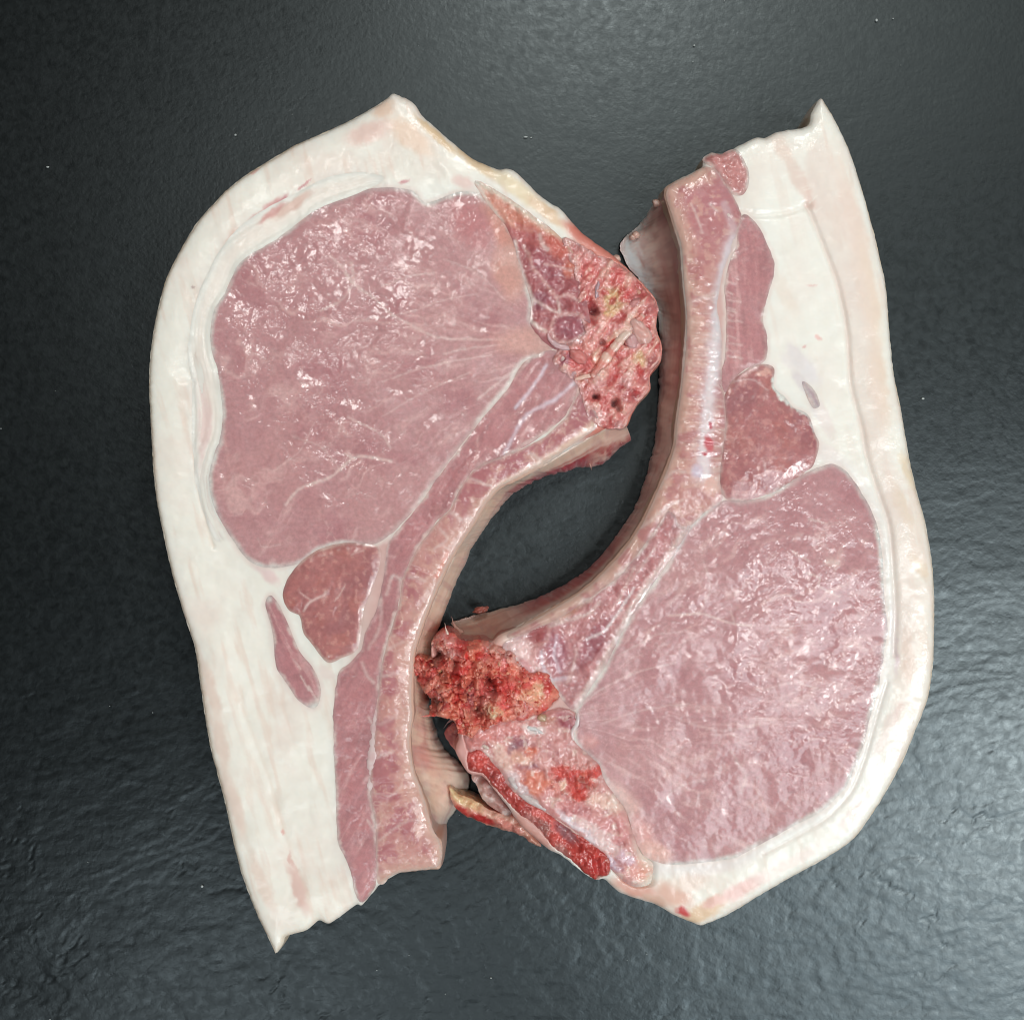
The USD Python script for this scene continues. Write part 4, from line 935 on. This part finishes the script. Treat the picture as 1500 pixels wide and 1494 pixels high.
B_BP = [(640, 945, 16, (226, 170, 150)), (660, 950, 14, (222, 160, 142), 2, 20), (700, 948, 14, (212, 80, 72), 2.5, 8), (735, 955, 14, (224, 170, 160), 2, 15), (750, 975, 14, (226, 186, 184), 1.5, 20), (700, 962, 12, (206, 50, 40), 2, 10), (725, 970, 10, (222, 130, 110), 2.4, 10), (636, 965, 10, (110, 24, 36), 1.5, 60), (668, 975, 14, RED), (690, 980, 16, (206, 70, 54)), (720, 980, 14, (214, 84, 64)), (760, 992, 16, (222, 96, 72), 1.5, 30), (780, 1005, 10, (226, 110, 80)),
        (740, 1000, 12, (206, 76, 58)), (700, 1000, 14, (214, 90, 68)), (720, 1016, 12, (176, 86, 76)), (712, 1022, 10, (190, 110, 92)), (690, 1022, 10, (160, 84, 84), 1.4, 60), (616, 980, 14, (206, 80, 68)), (632, 1000, 14, (222, 122, 96)), (645, 1008, 9, (204, 120, 96)), (612, 995, 10, (214, 92, 74)), (650, 1020, 8, (170, 110, 86)), (642, 1028, 10, (130, 44, 46), 1.6, 10), (668, 1020, 10, (206, 66, 54)), (672, 1038, 10, (216, 100, 80)), (688, 1042, 8, (206, 84, 70)), (722, 1040, 10, (230, 196, 162), 1.5, 0), (740, 1030, 10, (224, 104, 80)), (745, 1046, 9, (220, 120, 96)), (762, 1020, 12, (222, 116, 90)),
        (775, 1022, 14, (222, 176, 142), 1.4, -30), (790, 1010, 10, (226, 190, 156)), (765, 1035, 12, (214, 160, 146), 1.4, -20), (803, 1010, 8, (196, 56, 50)), (800, 998, 7, (190, 70, 66)), (680, 1062, 8, (210, 84, 70)), (692, 1070, 6, (216, 110, 92))]


B_BP = pinker(B_BP)


def b_bone_tint(P, d):
    return mixc(b_bone_tint0(P, d), lin(226, 152, 132), (.02 + .42 * sm(.42, .64, fb(P, 10, 206, 4))))


def b_bone_tint0(P, d):
    c = patches(P, np.tile(lin(200, 70, 64), (len(P), 1)), B_BP, 7, 8, 172, 1.4)
    Q = P + 12 * np.stack([fb(P, 9, 77, 4) - .5, fb(P, 9, 78, 4) - .5], 1)
    k = ctree.query(Q)[1]
    k2 = ctree2.query(P)[1]
    c = mixc(c, lin(190, 52, 44), (cellr[k] < .3) * .4 + (cellr2[k2] < .25) * .25)
    c = mixc(c, lin(226, 136, 108), (cellr[k] > .7) * .45 + (cellr2[k2] > .8) * .2)
    for x, y, r, dp in B_HOLES:
        c = mixc(c, lin(104, 22, 26), np.exp(-((P[:, 0] - x) ** 2 + (P[:, 1] - y) ** 2) / r ** 2) * .6)
    return c


boneB = solid('backbone', B, b_bone, b_bone_top, b_bone_tint, M['bone'], floor=.007, rings=6, bulge=1.5, step=1.4, label='crumbly bright red sawn backbone').GetPath()
# loose bone crumbs on it
V, F, C = [], [], []; off = 0
ico = trimesh.creation.icosphere(subdivisions=2)
inb = [p for p in rc.uniform([598, 935], [800, 1078], (1500, 2)) if inside(p[None], b_bone)[0]]
cand = np.array(inb)
cand = cand[(cand[:, 1] > 958) | (cand[:, 0] < 628)][:110]
zb = b_bone_top(cand, dist(cand, b_bone))
for k, p in enumerate(cand):
    v = np.array(ico.vertices); r = rc.uniform(1.2, 2.8)
    if p[0] > 770: r *= .6
    v = v * (1 + 1.9 * (fbm(v * 1.8 + k * 3.1, 3, 5)[:, None] - .5)) * rc.uniform(.7, 1.25, 3) * r
    V.append(np.c_[(p[0] + v[:, 0] - CX) * KT, (CY - p[1] + v[:, 1]) * KT, zb[k] + .0002 + v[:, 2] * S * .9]); F.append(np.array(ico.faces) + off); off += len(v)
    base = [lin(208, 86, 68), lin(194, 60, 50), lin(216, 108, 84), lin(220, 140, 112), lin(176, 48, 44)][rc.choice(5, p=[.36, .22, .24, .1, .08])]
    C.append(np.tile(base, (len(v), 1)))
obj('bone_crumb', np.vstack(V), np.vstack(F), M['bone'], boneB, np.vstack(C), kind='stuff')
for k_, (x, y, rx, ry, an, zc, hz, co) in enumerate([(722, 1022, 13, 10, 10, T, .003, (184, 104, 84)), (690, 1024, 10, 12, 20, T - .001, .003, (160, 92, 92)), (721, 1041, 12, 6, -5, T + .0008, .0022, (232, 200, 164)), (652, 1020, 9, 9, 0, T - .001, .003, (172, 118, 90)), (643, 980, 6, 6, 0, T - .001, .002, (196, 150, 110)), (748, 1047, 6, 8, -20, T + .0008, .0014, (222, 140, 116))]):
    blob('bone_chip', boneB, x, y, rx, ry, an, zc, hz, co, M['bone'], 140 + k_, .35, 3, .25)
cord('torn_membrane', B, [(657, 940), (654, 926), (651, 912)], [T - .001, T], 4, (226, 180, 160), M['membrane'], 41, .6, spike=True)
cord('torn_membrane', B, [(674, 934), (662, 921), (658, 908)], [.012, .010], 5, (196, 140, 126), M['membrane'], 42, .6, spike=True)
cord('torn_membrane', B, [(640, 1046), (626, 1051), (612, 1052)], [T - .004, T - .003], 4, (206, 84, 74), M['membrane'], 43, .6, spike=True)
cord('torn_membrane', B, [(664, 1062), (652, 1070), (646, 1078)], [.010, .012], 2.5, (190, 160, 160), M['membrane'], 44, .6, spike=True)
blob('torn_membrane', B, 702, 900, 11, 5, -12, .006, .002, (150, 84, 74), M['membrane'], 45, .7)
cord('sinew', B, [(668, 1098), (673, 1108), (674, 1118)], T - .004, 4, (222, 180, 120), M['membrane'], 46, .6)
cord('sinew', B, [(690, 1092), (705, 1090), (716, 1096)], T + .0005, 3.5, (226, 180, 160), M['membrane'], 47, .6)
cord('sinew', B, [(740, 1110), (750, 1140), (768, 1165), (800, 1186)], T + .0006, 6, (206, 172, 166), M['membrane'], 48, .6, c2=(224, 196, 190))
cord('sinew', B, [(815, 1190), (850, 1212), (880, 1236), (905, 1262)], T + .0002, 6, (218, 186, 190), M['membrane'], 49, .6, c2=(226, 196, 184))
cord('sinew', B, [(762, 1068), (778, 1066), (796, 1074)], T + .0008, 3.5, (228, 204, 196), M['membrane'], 50, .6)
cord('sinew', B, [(847, 1044), (845, 1060), (838, 1072), (840, 1084)], T + .0008, 3.5, (226, 190, 184), M['membrane'], 52, .6)
blob('gristle', B, 838, 1058, 14, 10, 10, T - .0006, .0012, (178, 104, 106), M['lean_meat'], 151, .25)
blob('gristle', B, 795, 1052, 9, 6, 15, T - .0004, .0010, (190, 150, 122), M['membrane'], 152, .3)
blob('gristle', B, 905, 1268, 12, 9, 40, T - .0008, .0014, (212, 182, 184), M['membrane'], 153, .2)
blob('gristle', B, 930, 1278, 10, 7, 10, T - .0008, .0014, (212, 176, 176), M['membrane'], 154, .2)

# rib
B_RP = [(705, 1112, 12, (206, 70, 52)), (690, 1110, 8, (190, 60, 46)), (725, 1140, 8, DRED, 2, 50), (745, 1168, 10, (206, 84, 58), 1.6, 50), (740, 1155, 6, (156, 26, 34), 3, 50), (765, 1180, 10, (160, 34, 38), 2, 40), (790, 1192, 10, (206, 88, 62), 1.4, 35), (780, 1200, 8, (170, 100, 66), 2, 40), (815, 1212, 12, (212, 98, 70), 1.3, 40), (800, 1215, 7, (140, 84, 52), 3, 48), (830, 1222, 7, (150, 100, 108), 3, 40), (815, 1230, 8, (196, 70, 44), 1.6, 45), (825, 1245, 6, (176, 110, 66), 2.4, 45), (850, 1240, 10, (176, 40, 42)), (865, 1262, 16, (168, 30, 36)), (880, 1270, 10, (186, 44, 50)), (845, 1265, 8, (178, 52, 42), 2, 45), (872, 1250, 8, (190, 50, 50))]


B_RP = pinker(B_RP)


def b_rib_top(P, d):
    z = b_h0(P, dist(P, b_out)) - .0002 + .0007 * (1 - np.exp(-d / 4)) + (np.abs(fb(P, 10, 79, 3) - .5) * 2 - .25) * .0016 * sm(0, 6, d) + (fb(P, 5, 179, 3) - .5) * .0012 + (fb(np.stack([(P @ np.array([.66, -.75])) / 2.5, P @ np.array([.75, .66])], 1), 9, 180, 3) - .5) * .0016
    z -= .0022 * np.exp(-(dist(P, curve([(815, 1208), (832, 1222), (848, 1240)], False, 2)) / 6) ** 2)
    return z - .002 * np.exp(-(dist(P, curve([(874, 1262), (876, 1276), (878, 1290)], False, 2)) / 4) ** 2)


solid('rib', B, b_rib, b_rib_top, lambda P, d: mixc(patches(P, np.tile(lin(178, 46, 44), (len(P), 1)), B_RP, 5, 8, 174, 1.4), lin(140, 30, 36), sm(.56, .7, fb(P, 8, 84, 3)) * .6) * .86 + lin(226, 150, 130) * .14 * (.4 + 1.2 * fb(P, 6, 184, 3))[:, None], M['bone'], depth=.010, rings=4, bulge=1, step=1.5, label='bare rib split lengthwise, deep red inside')
b_rib2 = outline([(657, 1154), (674, 1165), (693, 1172), (712, 1182), (732, 1190), (752, 1188), (770, 1202), (785, 1222), (792, 1238), (762, 1220), (744, 1215), (719, 1209), (681, 1196), (665, 1182)], 2.0, 7, 112, 1.8)
solid('rib', B, b_rib2, lambda P, d: .0125 + .004 * sm(660, 780, P[:, 0]) + .002 * (1 - np.exp(-d / 5)) + (fb(P, 10, 85, 3) - .5) * .003,
      lambda P, d: patches(P, np.tile(lin(206, 140, 122), (len(P), 1)), [(672, 1166, 9, (214, 182, 140), 2.4, 40), (700, 1178, 8, (222, 180, 140), 3, 25), (730, 1193, 9, (220, 168, 150), 3, 20), (675, 1188, 6, (176, 60, 56), 2, 30), (705, 1198, 6, (170, 50, 48), 4, 20), (745, 1205, 7, (206, 130, 118), 3, 20)], 4, 8, 176, 1.4),
      M['bone'], floor=.003, rings=3, step=1.8, zref=.014, label='splintered tan rib end sticking out sideways')
b_web = outline([(690, 1134), (707, 1136), (724, 1157), (741, 1178), (757, 1198), (740, 1194), (722, 1184), (708, 1172), (698, 1152)], 2.0, 7, 113, 2)
solid('torn_membrane', B, b_web, lambda P, d: .016 + .0015 * (1 - np.exp(-d / 6)) + (fb(P, 14, 86, 3) - .5) * .005, lambda P, d: mixc(np.tile(lin(176, 132, 124), (len(P), 1)), lin(206, 176, 168), sm(.5, .65, fb(P, 10, 87, 3))), M['membrane'], floor=.010, rings=2, zref=.016)
b_web2 = outline([(650, 1076), (664, 1060), (682, 1078), (690, 1100), (672, 1104), (664, 1096)], 2.0, 7, 114, 2)
solid('torn_membrane', B, b_web2, lambda P, d: .013 + .0015 * (1 - np.exp(-d / 6)) + (fb(P, 14, 88, 3) - .5) * .004, lambda P, d: mixc(np.tile(lin(150, 84, 84), (len(P), 1)), lin(190, 120, 112), sm(.5, .65, fb(P, 10, 89, 3))), M['membrane'], floor=.008, rings=2, zref=.014)
blob('meat_scrap', B, 1000, 1348, 8, 6, 20, .010, .004, (178, 60, 64), M['bone'], 160, .4)

B_UP = [(973, 280), (979, 300), (985, 325), (996, 361), (1000, 406), (1005, 466), (1002, 511), (997, 569), (989, 635), (973, 690), (957, 727), (939, 764), (912, 804), (880, 839), (853, 863), (813, 887), (771, 911), (733, 931), (715, 940), (680, 940)]
B_LO = [(966, 285), (938, 328), (906, 360), (914, 384), (938, 414), (962, 452), (967, 511), (965, 569), (960, 637), (948, 690), (934, 733), (917, 764), (893, 799), (861, 833), (832, 853), (792, 873), (750, 888), (707, 897), (676, 906), (658, 913)]


def b_wall2(P, t):
    c = np.tile(lin(220, 190, 178), (len(P), 1))
    up = sm(640, 500, P[:, 1])
    c = mixc(c, lin(200, 140, 134), sm(.5, .1, t) * up * .8)
    c = mixc(c, lin(230, 216, 212), sm(.35, .7, t) * up * .85)
    lowr = sm(730, 830, P[:, 1])
    c = mixc(c, lin(176, 84, 84), lowr * sm(.05, .3, t) * sm(740, 800, P[:, 0]) * .9)
    c = mixc(c, lin(214, 160, 140), lowr * sm(770, 720, P[:, 0]) * .8)
    ln = fb(np.stack([(P[:, 0] + P[:, 1]) / 60, t * 9], 1), 1.0, 210, 4)
    c = mixc(c, lin(232, 204, 188), sm(.54, .68, ln) * .5)
    c = mixc(c, lin(172, 96, 92), sm(.44, .32, ln) * .35)
    return mixc(c, lin(196, 152, 144), sm(.5, .7, fb(P, 9, 91, 4)) * .5)


strip('inner_membrane', B, B_UP, B_LO, T - .0016, .0015, b_wall2, M['membrane'], n=600, belly=.0015, flare=True)
for k_, (x, y, r) in enumerate([(966, 288, 5), (942, 322, 5), (936, 326, 4), (912, 358, 5), (908, 368, 4)]):
    blob('torn_membrane', B, x, y, r * 1.3, r, 30, .004 + .012 * (k_ == 0), .0016, (206, 160, 146) if k_ < 4 else (150, 60, 56), M['membrane'], 170 + k_, .4, 2)

# specks of dust on the slate
rd = np.random.default_rng(5); V, F, off = [], [], 0
spk = [(1284, 30), (1017, 67), (770, 201), (778, 202), (345, 198), (428, 168), (297, 364), (1352, 584), (296, 1298), (70, 245)] + [tuple(p) for p in rd.uniform([0, 0], [1500, 1494], (46, 2))]
io = trimesh.creation.icosphere(subdivisions=1)
for k, (x, y) in enumerate(spk):
    if inside(np.array([[x, y]]), a_out)[0] or inside(np.array([[x, y]]), b_out)[0]:
        continue
    r = rd.uniform(.5, 1.5) * (1.3 if k < 10 else .7)
    v = np.array(io.vertices) * r * rd.uniform([.6, .6, .3], [2.0, 1.2, .5])
    V.append(np.c_[(x + v[:, 0] - CX) * S, (CY - y + v[:, 1]) * S, v[:, 2] * S + .00005]); F.append(np.array(io.faces) + off); off += len(v)
V = np.vstack(V)
obj('dust', V, np.vstack(F), M['fat'], col=np.tile(lin(170, 172, 168), (len(V), 1)), kind='stuff', category='dust', label='tiny pale specks of dust scattered over the dark slate')
